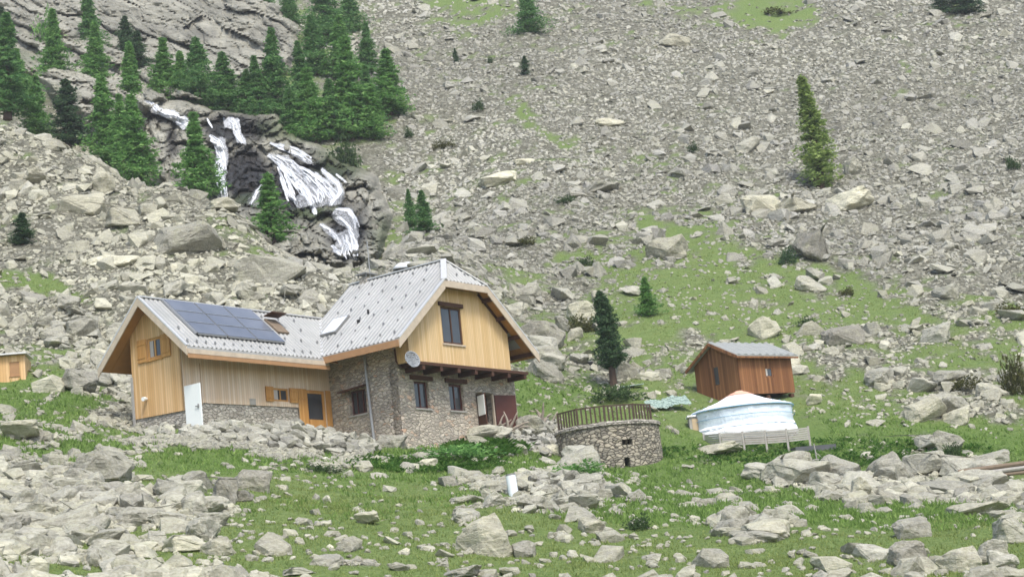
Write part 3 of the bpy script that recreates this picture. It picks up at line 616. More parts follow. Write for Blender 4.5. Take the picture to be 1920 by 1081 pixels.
# windows of the main block
window(H,fU(GF_),2.85,4.55,.25,2.2,.06,M['beam'],M['glass'],(1,0),.11,sill=M['fascia']); rotbox(H,'lintel',M['beam'],fU(GF_),2.7,4.7,2.21,2.42,.005,.09)
for a,b in ((1.2,2.35),(4.0,5.2)):
    window(H,fU(0),a,b,-3.04,-1.65,.16,M['darkwood'],M['glass'],(1,0),.1,sill=M['greywood'])
    rotbox(H,'lintel',M['beam'],fU(0),a-.3,b+.3,-1.60,-1.38,.004,.10)
window(H,fUl(0),-3.35,-2.2,-2.97,-1.72,.2,M['darkwood'],M['glass'],(2,0),.09,sill=M['greywood'])
mb=MB(); mb.hexa([L(-.01,-3.75,-1.72),L(-.45,-3.75,-1.80),L(-.45,-2.1,-1.70),L(-.01,-2.1,-1.62)],[L(-.01,-3.75,-1.62),L(-.45,-3.75,-1.70),L(-.45,-2.1,-1.60),L(-.01,-2.1,-1.52)]); mb.build('window_canopy',M['beam'],H)
# entrance: opening backed by a black sheet for the dark inside, open left leaf with a white notice, wide right leaf
rotbox(H,'doorway_shade',M['black'],fU(0),6.25,7.75,-4.45,-2.0,-.6,-.45)
mb=MB(); mb.bar(L(6.28,.03,-3.25),L(5.98,.78,-3.25),.06,2.2); dl=mb.build('door',M['beam'],H)
mb=MB(); mb.bar(L(6.20,.115,-2.75),L(5.945,.745,-2.75),.03,1.05); mb.build('notice',M['white'],dl)
mb=MB(); mb.bar(L(7.80,.04,-3.2),L(9.15,.42,-3.2),.07,2.25); dr=mb.build('door',M['darkwood'],H)
rotbox(H,'door_post',M['fascia'],fU(0),7.66,7.75,-4.4,-2.02,-.1,.03)
mb=MB(); mb.prism([L(6.1,.02,-1.98),L(7.9,.02,-1.98),L(7.5,.02,-1.72),L(7.0,.02,-1.62),L(6.5,.02,-1.72)],(0,-.06,0)); mb.build('door_arch',M['stonegrey'],H)
# satellite dish
mb=MB(); c=Vector(L(-.42,1.3,-.93)); ax=Vector((-.25,-.95,.25)).normalized(); a1=ax.orthogonal().normalized(); a2=ax.cross(a1); rings=[]
for i in range(6):
    r=.44*i/5; rings.append([tuple(c+ax*(.30*(r/.44)**2*.45)+a1*(math.cos(t)*r)+a2*(math.sin(t)*r)) for t in [2*math.pi*k/24 for k in range(24)]])
for i in range(5):
    for k in range(24):
        if i==0: mb.face(rings[0][0],rings[1][k],rings[1][(k+1)%24])
        else: mb.face(rings[i][k],rings[i+1][k],rings[i+1][(k+1)%24],rings[i][(k+1)%24])
ds=mb.build('satellite_dish',M['dish'],H,True); md=ds.modifiers.new('s','SOLIDIFY'); md.thickness=.02
mb=MB(); mb.tube([c-ax*.02,c-ax*.3,L(.1,.86,-.8)],.03); mb.tube([c-a2*.38+ax*.1,c+ax*.42-a2*.1],.015); mb.bar(c+ax*.40-a2*.12,c+ax*.52-a2*.1,.07,.07); mb.build('dish_arm',M['guard'],ds)
# downpipe, electric pole on the left wall, cable
mb=MB(); mb.tube([L(-.12,-2.0,-.15),L(-.14,-1.9,-2.4),L(-.14,-1.8,-4.7)],.075); mb.build('downpipe',M['greymetal'],H)
mb=MB(); mb.tube([L(-.04,-.03,-.1),L(-.05,.02,-.75),L(.1,.1,-1.0),L(.4,.35,-1.12)],.045); mb.build('downpipe',M['beam'],H)
# chimney and mast
mb=MB(); mb.box(4.15,4.75,5.05,5.55,ZB+RZ-.5,ZB+RZ+.22); ch=mb.build('chimney',M['stonegrey'],H)
mb=MB(); mb.box(4.0,4.9,4.9,5.7,ZB+RZ+.36,ZB+RZ+.43)
for x in (4.1,4.75):
    for y in (5.0,5.55): mb.box(x,x+.06,y,y+.06,ZB+RZ+.2,ZB+RZ+.36)
mb.build('chimney_cap',M['guard'],ch)
mb=MB(); mb.tube([L(4.45,-5.0,RZ-.1),L(4.45,-5.0,RZ+2.2)],.025,6); mb.bar(L(4.2,-5,RZ+1.9),L(4.7,-5,RZ+1.9),.03,.03); mb.build('mast',M['greymetal'],H)
# roof window on the main roof and its frame
def onl(u,w,h=0): k=1/math.hypot(1,SL); return L(u-h*SL*k,w,zl(u)+h*k)
mb=MB(); mb.hexa([onl(.15,-5.05,.01),onl(.15,-3.95,.01),onl(1.35,-3.95,.01),onl(1.35,-5.05,.01)],[onl(.15,-5.05,.16),onl(.15,-3.95,.16),onl(1.35,-3.95,.16),onl(1.35,-5.05,.16)])
sk=mb.build('roof_window',M['guard'],H)
mb=MB(); mb.hexa([onl(.22,-4.98,.163),onl(.22,-4.02,.163),onl(1.27,-4.02,.163),onl(1.27,-4.98,.163)],[onl(.22,-4.98,.18),onl(.22,-4.02,.18),onl(1.27,-4.02,.18),onl(1.27,-4.98,.18)]); mb.build('pane',M['skyglass'],sk)
mb=MB(); mb.tube([onl(1.2,-2.6,-.05),L(1.2,-2.6,zl(1.2)+.25)],.06); mb.build('vent_pipe',M['black'],H); mb=MB(); mb.tube([onl(.55,-2.75,-.05),L(.55,-2.75,zl(.55)+.22)],.09); mb.build('vent_pipe',M['black'],H)
# snow guards: copies of one bracket on every slope
gm_=MB(); gm_.prism([(-.06,-.045,0),(.06,-.045,0),(.06,-.045,.09)],(0,.09,0)); gb=bpy.data.meshes.new('snow_guard'); gb.from_pydata(gm_.v,[],gm_.f); gb.materials.append(M['guard'])
def guard(par,loc,rot):
    g=bpy.data.objects.new('snow_guard',gb); COL.objects.link(g); g.parent=par; g.location=loc; g.rotation_euler=rot
for i,u in enumerate((-1.0,-.1,.9,1.9,2.9,3.8)):
    for j in range(9):
        w=.9-j*.95-(i%2)*.47
        zz=zl(u); wv=vw0-(zz-EZ)/AM
        if w<wv+.35 or w<WB+.3 or w>WF-(0 if u<CU0 else 1.0): continue
        if -.1<u<1.5 and -5.2<w<-3.8: continue
        guard(r1,onl(u,w,.04),(0,-math.atan(SL),0))
def ona(u,w,h=0): k=1/math.hypot(1,AM); return L(u,w+h*AM*k,za(w)+h*k)
for i,w in enumerate((-3.75,-4.6,-5.4,-6.1)):
    for j in range(17):
        u=-10.6+j*.6+(i%2)*.3
        if w<-4.1 and u<-3.2: 
            if u>-9.9 or w<-5: continue
        if u>EU0+(za(w)-EZ)/SL-.3 or (i>0 and j%2): continue
        guard(ra,ona(u,w,.04),(0,-math.atan(AM),math.radians(90)))
for u,w in ((3.4,.95),(4.2,1.1),(5.0,1.0),(4.0,.6),(4.8,.6)): guard(r3,L(u,w,CZ+(WF-w)*(RZ-CZ)/(WF-WR)+.05),(0,-math.radians(45),math.radians(90)))
# solar panels
u0,u1=-9.55,-3.55; w1,w0=-6.42,-4.22; pw=(u1-u0)/3
for i in range(3):
    a,b=u0+i*pw+.05,u0+(i+1)*pw-.05
    mb=MB(); mb.hexa([ona(a,w0,.13),ona(b,w0,.13),ona(b,w1,.13),ona(a,w1,.13)],[ona(a,w0,.19),ona(b,w0,.19),ona(b,w1,.19),ona(a,w1,.19)]); s_=mb.build('solar_panel',M['solar'],H)
    fr=MB()
    for (p,q) in ((ona(a,w0,.13),ona(b,w0,.13)),(ona(a,w1,.13),ona(b,w1,.13)),(ona(a,w0,.13),ona(a,w1,.13)),(ona(b,w0,.13),ona(b,w1,.13))): fr.bar(p,q,.05,.09)
    fr.build('frame',M['guard'],s_); fr=MB()
    for k in (1,2): w=w0+(w1-w0)*k/3; fr.bar(ona(a+.03,w,.195),ona(b-.03,w,.195),.07,.02)
    fr.build('joint',M['alu'],s_)
mb=MB(); mb.hexa([ona(u0,w0,.02),ona(u1,w0,.02),ona(u1,w0-.1,.02),ona(u0,w0-.1,.02)],[ona(u0,w0,.15),ona(u1,w0,.15),ona(u1,w0-.1,.15),ona(u0,w0-.1,.15)]); mb.build('panel_rail',M['black'],H)
strip('panel_rail',ona(u0-.07,w0,.15),ona(u0-.07,w1,.15),.06,.1,M['alu'])
# opened roof hatch on the wing
mb=MB(); mb.hexa([ona(-3.15,-5.9,.01),ona(-3.15,-5.0,.01),ona(-2.35,-5.0,.01),ona(-2.35,-5.9,.01)],[ona(-3.15,-5.9,.14),ona(-3.15,-5.0,.14),ona(-2.35,-5.0,.14),ona(-2.35,-5.9,.14)]); hc=mb.build('roof_hatch',M['oldwood'],H)
mb=MB(); p=ona(-3.2,-5.95,.2); q=ona(-2.15,-5.95,.2); e=Vector((0,-.62,.12)); mb.prism([p,q,Vector(q)+e,Vector(p)+e],(0,0,.05)); mb.build('hatch_lid',M['beam'],hc)
# the wing
WA=-4.6; GU=-10.2
mb=MB(); top=za(WA)-T_-.03
wall(mb,fU(WA),[(GU,top),(-.02,top)],[(GU,-2.9),(-9.0,-2.5),(-2.45,-2.43),(-2.44,-4.0),(-.02,-4.0)],[(-4.22,-3.12,-2.18,-1.52),(-1.85,-.45,-3.7,-1.5)],.14); mb.build('wood_wall',M['woodpale'],H)
mb=MB(); wall(mb,fUl(GU),[(-8.1,za(-8.1)-T_-.03),(AR,ARZ-T_-.03),(WA-.003,za(WA)-T_-.03)],[(-8.1,-2.8),(WA-.003,-2.9)],[(-6.9,-5.93,-.12,.9)],.14); mb.build('wood_wall',M['wood'],H)
mb=MB(); wall(mb,fU(WA-.05),[(GU+.05,-2.9),(-9.0,-2.5),(-2.45,-2.43)],[(GU+.05,-5.4),(-2.45,-5.0)],[],.4); wall(mb,fUl(GU+.06),[(-8.05,-2.8),(WA-.06,-2.9)],[(-8.05,-5),(WA-.06,-5.4)],[],.4)
wall(mb,fU(WA-.05),[(-2.44,-3.9),(-.03,-3.9)],[(-2.44,-5.4),(-.03,-5.4)],[],.4)
mb.build('stone_base',M['stonegrey'],H)
mb=MB(); mb.box(GU+.2,-.7,7.95,8.1,ZB-4,ZB+.9); mb.build('rear_wall',M['wood'],H)
mb=MB(); mb.box(GU-.06,GU-.02,8.0,8.16,ZB-3.6,ZB-.75); mb.build('corner_board',M['greywood'],H)
mb=MB(); mb.box(GU+1.1,GU+1.12,4.56,4.575,ZB-2.6,ZB-.6); mb.build('corner_trim',M['eavewood'],H)
window(H,fUl(GU),-6.9,-5.93,-.12,.9,.05,M['shutter'],M['glass'],(1,0),.12,curtain=True,sill=M['shutter'])
shutter(H,fUl(GU),-7.55,-6.94,-.18,.93); shutter(H,fUl(GU),-5.89,-5.28,-.18,.93)
window(H,fU(WA),-4.22,-3.12,-2.18,-1.52,.05,M['shutter'],M['glass'],(1,0),.09,curtain=True)
shutter(H,fU(WA),-4.78,-4.24,-2.22,-1.48); shutter(H,fU(WA),-3.1,-2.5,-2.22,-1.48)
# glazed door with its two folded leaves
window(H,fU(WA),-1.85,-.45,-3.7,-1.5,.05,M['shutter'],M['glass'],(0,0),.16,sill=None)
rotbox(H,'door_panel',M['shutter'],fU(WA),-1.68,-.62,-3.54,-3.0,-.045,-.02)
shutter(H,fU(WA),-2.45,-1.88,-3.72,-1.48); shutter(H,fU(WA),-.42,-.06,-3.72,-1.48)
# open white door leaf at the corner with a black panel painting the dark opening behind it
mb=MB(); mb.box(GU-.03,GU+.03,3.5,4.55,ZB-3.98,ZB-1.78); wd=mb.build('door',M['white'],H); tag(wd,'open white door leaf')
mb=MB(); mb.box(GU-.075,GU-.032,3.62,3.68,ZB-2.95,ZB-2.75); mb.box(GU-.1,GU-.07,3.62,3.82,ZB-2.87,ZB-2.83); mb.build('handle',M['guard'],wd)
rotbox(H,'doorway_shade',M['black'],fU(WA-.02),GU+.12,GU+1.0,-3.9,-1.8,.03,.045)
mb=MB(); mb.tube([L(GU-.02,-7.15,-1.95),L(GU-.12,-7.15,-1.95)],.07); mb.tube([L(GU-.12,-7.15,-1.95),L(GU-.3,-7.1,-1.98)],.10,10); mb.build('outdoor_lamp',M['white'],H)
rotbox(H,'vent_grille',M['greywood'],fU(WA),-5.9,-5.5,-2.45,-2.15,.004,.03)
# ------------------------------------------------------------ brown hut
def atv(x,y,d): return ray(x,y)*d
HE=np.array([12.44,103.25,15.22]); HY=math.radians(35.6)
BH=empty('wooden_hut',HE-np.array([0,0,2.3]),HY); tag(BH,'small reddish brown wooden hut with a grey single-ridge roof standing above the white yurt','hut')
E2=2.3; Lh=4.85; Wh=4.6; rz=1.15
Q=lambda x,y,z:(x,y,z+E2)
r=roof_slab(BH,'roof',[Q(0,0,0),Q(Lh,0,0),Q(Lh,Wh/2,rz),Q(0,Wh/2,rz)],.07,(0,1,rz/(Wh/2)),.55,M['slate'])
r=roof_slab(BH,'roof',[Q(0,Wh,-.1),Q(Lh,Wh,-.1),Q(Lh,Wh/2,rz),Q(0,Wh/2,rz)],.07,(0,-1,rz/(Wh/2)),.55,M['slate'])
for a,b in (((0,0,0),(0,Wh/2,rz)),((0,Wh,-.1),(0,Wh/2,rz))):
    mb=MB(); mb.bar((a[0]-.03,a[1],a[2]+E2-.12),(b[0]-.03,b[1],b[2]+E2-.12),.05,.17); mb.build('barge_board',M['brown'],BH)
strip('eave_board',(0,.02,E2-.13),(Lh,.02,E2-.13),.04,.10,M['brown'],par=BH)
fx=lambda y0:(lambda s,z,n:(s,y0-n,z+E2)); fy=lambda x0:(lambda s,z,n:(x0-n,s,z+E2))
mb=MB(); zr=lambda y: rz*min(y,Wh-y)/(Wh/2)-.11
wall(mb,fx(.4),[(.35,zr(.4)),(4.6,zr(.4))],[(.35,-2.25),(4.6,-2.15)],[(2.4,3.05,-1.25,-.65)],.1)
wall(mb,fy(.35),[(.503,zr(.5)),(Wh/2,zr(Wh/2)),(4.2,zr(4.2))],[(.503,-2.25),(4.2,-2.3)],[(2.1,2.95,-2.2,-.25)],.1)
mb.box(.46,4.6,4.2,4.3,.1,E2+zr(4.2)); mb.box(4.5,4.6,.51,4.19,.2,E2+zr(.51)); mb.build('board_wall',M['brown'],BH)
window(BH,fx(.4),2.4,3.05,-1.25,-.65,.03,M['brown'],M['glass'],(0,0),.09,curtain=True)
mb=MB(); addbox(mb,fy(.35),2.1,2.95,-2.2,-.25,-.08,-.02); d_=mb.build('door',M['brown'],BH)
mb=MB(); addbox(mb,fy(.35),2.15,2.5,-1.35,-.32,-.018,.0); mb.build('pane',M['glass'],d_)
mb=MB(); 
for x,y in ((.5,.55),(.5,2.3),(.5,4.1),(2.5,.55),(4.4,.55),(4.4,4.1)): mb.box(x-.12,x+.12,y-.12,y+.12,-2.6,.0 if x<4 else .1)
mb.build('stilt',M['beam'],BH)
mb=MB()
for s in (0,1): mb.bar((-.35-.0,2.15+s*.7,.1),(-1.35,2.2+s*.7,-1.1),.05,.12)
for k in range(5): t=k/5+.1; mb.bar((-.35-t,2.15,.1-1.2*t),(-.35-t,2.9,.1-1.2*t),.2,.04)
mb.build('steps',M['greywood'],BH)
# ------------------------------------------------------------ yurt
YC=np.array([11.75,98.6,0.]); yb=9.75
YR=2.68; Y=empty('yurt',(YC[0],YC[1],yb),math.radians(0)); tag(Y,'round white and pale blue yurt with an orange patch at the roof crown','yurt')
def ring(r,z,n=48,wob=0,ph=0): return [(r*math.cos(2*math.pi*k/n)*(1+wob*math.sin(5*2*math.pi*k/n+ph)),r*math.sin(2*math.pi*k/n)*(1+wob*math.sin(5*2*math.pi*k/n+ph)),z) for k in range(n)]
def lathe(name,prof,mat,par,wob=0,smooth=True,sag=0):
    mb=MB(); n_=72; rs=[[(r*math.cos(2*math.pi*k/n_),r*math.sin(2*math.pi*k/n_),z+(sag*math.sin(3*2*math.pi*k/n_+i)*.5)) for k in range(n_)] for i,(r,z) in enumerate(prof)]
    mb.v=[p for r_ in rs for p in r_]
    for i in range(len(rs)-1):
        for k in range(n_): mb.f.append((i*n_+k,i*n_+(k+1)%n_,(i+1)*n_+(k+1)%n_,(i+1)*n_+k))
    o=mb.build(name,mat,par,smooth)
    for v in o.data.vertices:
        d=mn.noise(Vector(v.co)*2.2)*wob; q=Vector((v.co.x,v.co.y,0)); 
        if q.length>.1: v.co+=q.normalized()*d; v.co.z+=d*.4
    m_=o.modifiers.new('s','SOLIDIFY'); m_.thickness=.03; return o
lathe('wall_cover',[(YR+.04,-.1),(YR+.03,.4),(YR+.05,.8),(YR,1.2),(YR+.05,1.5),(YR+.02,1.74)],M['canvas'],Y,.10)
lathe('lower_skirt',[(YR+.26,.1),(YR+.18,.4),(YR+.08,.72)],M['canvasroof'],Y,.10,sag=.12)
lathe('roof_cover',[(YR+.08,1.62),(YR+.10,1.75),(YR-.4,1.90),(YR-1.3,2.2),(.62,2.56)],M['canvasroof'],Y,.04)
lathe('crown_cover',[(.78,2.52),(.5,2.64),(.28,2.71),(.03,2.75)],M['orange'],Y,.05)
lathe('crown_ring',[(.26,2.70),(.2,2.77),(.02,2.79)],M['orange'],Y,0)
for z in (1.66,1.18,.62): 
    mb=MB(); mb.tube([(p[0],p[1],p[2]) for p in ring(YR+(.15 if z>.6 else .22),z+.0,60)]+[ring(YR+(.15 if z>.6 else .22),z,60)[0]],.035 if z>1.2 else .018,5); mb.build('band',M['band'],Y)
mb=MB(); a=math.radians(200)
for k in range(26):
    t=2*math.pi*k/26; mb.bar(((YR+.12)*math.cos(t),(YR+.12)*math.sin(t),1.66),((YR-.25)*math.cos(t+.06),(YR-.25)*math.sin(t+.06),1.90),.02,.02)
mb.build('rope',M['band'],Y)
dd=(-YR-.06)
mb=MB(); mb.box(dd-.25,dd+.12,-1.05,-.15,-.05,1.5); yd=mb.build('door',M['greywood'],Y); mb=MB(); mb.box(dd-.33,dd+.15,-1.15,-.05,1.51,1.6); mb.build('door_hood',M['canvasroof'],Y)
mb=MB(); mb.box(dd-.1,dd+.2,-1.09,-1.055,.1,1.4); mb.build('door_panel',plain('pale_plywood',(.50,.38,.24)),yd)
# yurt deck screen of grey boards (fence)
YF=empty('board_screen',(0,0,0)); tag(YF,'low silvery grey slatted board screen around the foot of the yurt','fence')
fp=[atv(1318,842,95.0),atv(1352,836,94.6),atv(1395,834,94.4),atv(1437,832,94.4),atv(1477,829,94.6),atv(1518,824,95.2)]; fp[0]=atv(1322,838,96.2)
for i,p in enumerate(fp):
    mb=MB(); mb.box(p[0]-.05,p[0]+.05,p[1]-.05,p[1]+.05,p[2]-.8,p[2]+.72); mb.build('post',M['greywood'],YF)
for a,b in zip(fp[:-1],fp[1:]):
    mb=MB(); A_=Vector(a);B_=Vector(b); d=(B_-A_).normalized()
    for k in range(6):
        z=.06+k*.11; mb.bar(A_+d*.07+Vector((0,-.09,z)),B_-d*.07+Vector((0,-.09,z)),.025,.085)
    mb.build('slat_panel',M['greywood'],YF)
DK=empty('wooden_deck',(YC[0],YC[1],yb-.12)); tag(DK,'low timber deck under the yurt','deck')
mb=MB(); mb.prism([(p[0],p[1],-1.4) for p in ring(3.0,0,24)],(0,0,1.28)); o_=mb.build('planking',M['oldwood'],DK)
# ------------------------------------------------------------ round stone terrace with a railing
TC=np.array([4.05,91.6]); tr=2.55; tb=7.28
TW=empty('stone_terrace',(TC[0],TC[1],tb)); tag(TW,'round dry-stone terrace with a small square hole near its foot','terrace')
mb=MB(); n_=40; hz=[(0,.85,1.35),(1,2.0,2.28)]
arc=[math.radians(150+ (240)*k/n_) for k in range(n_+1)]   # open to the back
def tp_(a,r,z): return (r*math.cos(a)*1.02,r*math.sin(a),z)
zs=[0,.62,1.35,1.98,2.26,3.02]
hole={(22,1),(22,3),(23,3)}
for k in range(n_):
    for j in range(5):
        r0_=tr+.10-.03*zs[j]; r1_=tr+.10-.03*zs[j+1]
        if (k,j) in hole:
            a,b=arc[k],arc[k+1]
            for q in (((a,zs[j]),(b,zs[j])),((b,zs[j]),(b,zs[j+1])),((b,zs[j+1]),(a,zs[j+1])),((a,zs[j+1]),(a,zs[j]))):
                mb.face(tp_(q[0][0],r0_,q[0][1]),tp_(q[1][0],r0_,q[1][1]),tp_(q[1][0],r0_-.4,q[1][1]),tp_(q[0][0],r0_-.4,q[0][1]))
            continue
        mb.face(tp_(arc[k],r0_,zs[j]),tp_(arc[k+1],r0_,zs[j]),tp_(arc[k+1],r1_,zs[j+1]),tp_(arc[k],r1_,zs[j+1]))
mb.build('stone_wall',M['drystone'],TW)
mb=MB(); mb.prism([tp_(a,tr-.45,.1) for a in arc],(0,0,2.7)); mb.build('inner_fill',M['black'],TW)
mb=MB(); mb.prism([tp_(a,tr+.10,3.02) for a in arc],(0,0,.1)); mb.build('terrace_floor',M['stonegrey'],TW)
# coping stones
mb=MB()
for k in range(60):
    a=math.radians(152+236*k/60); s=random.uniform(.14,.24); c=Vector(tp_(a,tr-.05,3.12)); t=Vector((-math.sin(a),math.cos(a),0)); o=Vector((math.cos(a),math.sin(a),0))
    mb.hexa([c-t*s*.7-o*.2,c+t*s*.7-o*.2,c+t*s*.7+o*random.uniform(.1,.2),c-t*s*.7+o*random.uniform(.1,.2)],[c-t*s*.5-o*.15+Vector((0,0,s*.45)),c+t*s*.6-o*.15+Vector((0,0,s*.5)),c+t*s*.5+o*.1+Vector((0,0,s*.4)),c-t*s*.5+o*.1+Vector((0,0,s*.5))])
mb.build('coping_stone',M['stonegrey'],TW)
RL=empty('railing',(0,0,0)); tag(RL,'weathered grey wooden railing with upright slats around the stone terrace','railing')
rp=[(1.62,91.0,10.42),(2.55,89.72,10.40),(3.9,89.35,10.38),(5.35,89.65,10.36),(6.25,90.6,10.36)]
for p in rp: mb=MB(); mb.box(p[0]-.055,p[0]+.055,p[1]-.055,p[1]+.055,p[2]-.05,p[2]+.98); mb.build('post',M['railwood'],RL)
for a,b in zip(rp[:-1],rp[1:]):
    A_=Vector(a);B_=Vector(b)
    for z in (.93,.12): mb=MB(); d=(B_-A_).normalized(); mb.bar(A_+d*.06+Vector((0,0,z)),B_-d*.06+Vector((0,0,z)),.06,.07); mb.build('rail',M['railwood'],RL)
    n2=int((B_-A_).length/.21)
    for k in range(1,n2):
        p=A_.lerp(B_,k/n2); t=random.uniform(-.02,.02); mb=MB(); mb.bar(p+Vector((0,-.05,.16)),p+Vector((t,-.05,.90)),.085,.02,(0,1,0)); mb.build('slat',M['railwood'],RL)
KEEP_END=1
# ------------------------------------------------------------ far-left shed
p,d=hit(12,716); SH=empty('wooden_shed',(p[0],p[1],p[2]-.05),math.radians(8)); tag(SH,'small orange-brown wooden shed cut by the left edge of the view','shed')
mb=MB(); wall(mb,lambda s,z,n:(s,-n,z),[(-1.2,1.45),(1.0,1.45)],[(-1.2,-.4),(1.0,-.4)],[(.2,.7,.35,1.1)],.1); mb.box(.9,1.0,.101,2.4,-.4,1.45); mb.box(-1.2,-1.1,.101,2.4,-.4,1.45); mb.build('board_wall',M['wood'],SH)
mb=MB(); mb.box(.17,.73,-.05,.09,.30,.345); mb.box(.21,.69,.03,.06,.36,1.09); mb.build('hatch',M['eavewood'],SH)
mb=MB(); mb.hexa([(-1.4,-.3,1.46),(1.13,-.3,1.46),(1.13,2.6,1.62),(-1.4,2.6,1.62)],[(-1.4,-.3,1.54),(1.13,-.3,1.54),(1.13,2.6,1.70),(-1.4,2.6,1.70)]); mb.build('roof',M['ridge'],SH)
# ------------------------------------------------------------ small things on the ground
def at_ground(x,y): p,d=hit(x,y); return p,d
p,d=at_ground(964,928); g_=empty('white_pipe',(p[0],p[1],p[2]-.1),0); tag(g_,'upright white plastic pipe beside the low stone heap','pipe')
g_.rotation_euler=(0,math.radians(-4),0); mb=MB(); mb.tube([(0,0,0),(0,0,.86)],.19,20); mb.build('pipe_body',M['whitepipe'],g_); mb=MB(); mb.tube([(0,0,.862),(0,0,.93)],.185,20); mb.build('lid',M['guard'],g_)
def root_snag(x,y,h,lab,seed,nb=6):
    p,d=at_ground(x,y); R_=random.Random(seed); o=empty('driftwood_root',(p[0],p[1],p[2]-.1)); tag(o,lab,'driftwood'); mb=MB()
    for i in range(nb):
        a=R_.random()*6.28; q=[Vector((0,0,.1))]; dv=Vector((math.cos(a)*.8,math.sin(a)*.5,R_.uniform(.3,1.2))).normalized()
        for k in range(5): dv=(dv+Vector((R_.uniform(-.4,.4),R_.uniform(-.3,.3),R_.uniform(-.5,.25)))).normalized(); q.append(q[-1]+dv*h*.28)
        mb.tube(q,[.13*h,.11*h,.09*h,.07*h,.05*h,.03*h],6)
    mb.build('roots',M['drift'],o,True)
root_snag(928,812,.85,'gnarled pale tree root standing before the chalet door',1); root_snag(955,812,.9,'twisted grey root right of the pale root by the chalet door',2); root_snag(1020,800,1.0,'dark crooked root leaning at the left end of the terrace railing',5)
def bolt(x,y,w,h,tilt,lab,name='plank',mat='greywood',cat='plank',th=.06):
    p,d=at_ground(x,y); W_=w*d/FPX; o=empty(name,(p[0],p[1],p[2]+.12),math.radians(tilt)); tag(o,lab,cat); mb=MB(); mb.box(-W_/2,W_/2,-h/2,h/2,0,th); mb.build('board',M[mat],o); return o
# raised bed / dark planter right of the yurt
p,d=at_ground(1530,845); o=empty('planter_box',(p[0],p[1],p[2]-.05),math.radians(12)); tag(o,'low dark grey wooden planter box in the grass right of the yurt screen','planter')
mb=MB(); mb.box(-1.1,1.1,-.05,0,0,.34); mb.box(-1.1,1.1,.9,.95,0,.38); mb.box(-1.1,-1.05,.001,.899,0,.34); mb.box(1.05,1.1,.001,.899,0,.34); mb.build('side_board',plain('dark_grey_board',(.09,.095,.10),.8,var=.3),o); mb=MB(); mb.box(-1.04,1.04,.01,.89,0,.26); mb.build('soil',M['oldwood'],o)
p,d=at_ground(1255,768); o=empty('plastic_sheet',(p[0],p[1],p[2]+.05),math.radians(12)); tag(o,'pale green plastic sheet lying on the grass left of the brown hut','sheet')
mb=MB(); nx=24
for i in range(nx):
    for j in range(6):
        f=lambda a,b:( -1.25+2.5*a/nx, -.5+1.1*b/6+.2*(a/nx), .10+.10*mn.noise(Vector((a*.5,b*.7,3)))+.05*math.sin(a*.5)+(b/6)*.62+(a/nx-.5)*.25)
        mb.face(f(i,j),f(i+1,j),f(i+1,j+1),f(i,j+1))
q_=mb.build('sheet_skin',M['tarp'],o,True); q_.modifiers.new('s','SOLIDIFY').thickness=.03
p,d=at_ground(1185,728); o=empty('plastic_sheet',(p[0],p[1],p[2]),math.radians(10)); tag(o,'narrow grey-green sheet on the bank right of the pine trunk','sheet'); mb=MB(); mb.bar((-.9,0,.12),(.7,.1,.22),.5,.04,(0,0,1)); mb.build('sheet_skin',M['tarp'],o)
# log pile at the right edge
p,d=at_ground(1890,893); o=empty('timber_stack',(p[0],p[1],p[2]),math.radians(-8)); tag(o,'stack of grey weathered logs and planks at the right edge of the meadow','timber')
for k in range(7):
    mb=MB(); y=(k%3)*.28; z=.1+(k//3)*.19; mb.tube([(-2.2+random.uniform(-.4,.2),y,z),(1.6+random.uniform(-.3,.4),y+.1,z+random.uniform(0,.1))],random.uniform(.07,.12),8); mb.build('log',M['greywood'] if k%2 else M['oldwood'],o)
bolt(1520,868,60,.25,20,'small grey plank lying in the grass below the planter box'); 
p,d=at_ground(1532,862); o=empty('stake',(p[0],p[1],p[2]-.1)); tag(o,'thin grey stake standing in front of the planter box','stake'); mb=MB(); mb.tube([(0,0,0),(-.05,0,.95)],[.035,.025],7); mb.tube([(-.03,0,.5),(.25,0,.2)],.02,6); mb.build('stake_wood',M['greywood'],o)
p,d=at_ground(1108,690); o=empty('stove',(p[0],p[1],p[2]-.02)); tag(o,'tiny black upright bin on the bank left of the pine trunk','bin'); mb=MB(); mb.tube([(0,0,0),(0,0,.42)],[.15,.17],12); mb.build('bin_body',M['black'],o); mb=MB(); mb.tube([(0,0,.422),(0,0,.47)],[.19,.12],12); mb.build('lid',M['guard'],o); o.name='bin'
p,d=at_ground(1130,648); o=empty('cloth_bundle',(p[0],p[1],p[2])); 
bpy.data.objects.remove(o)
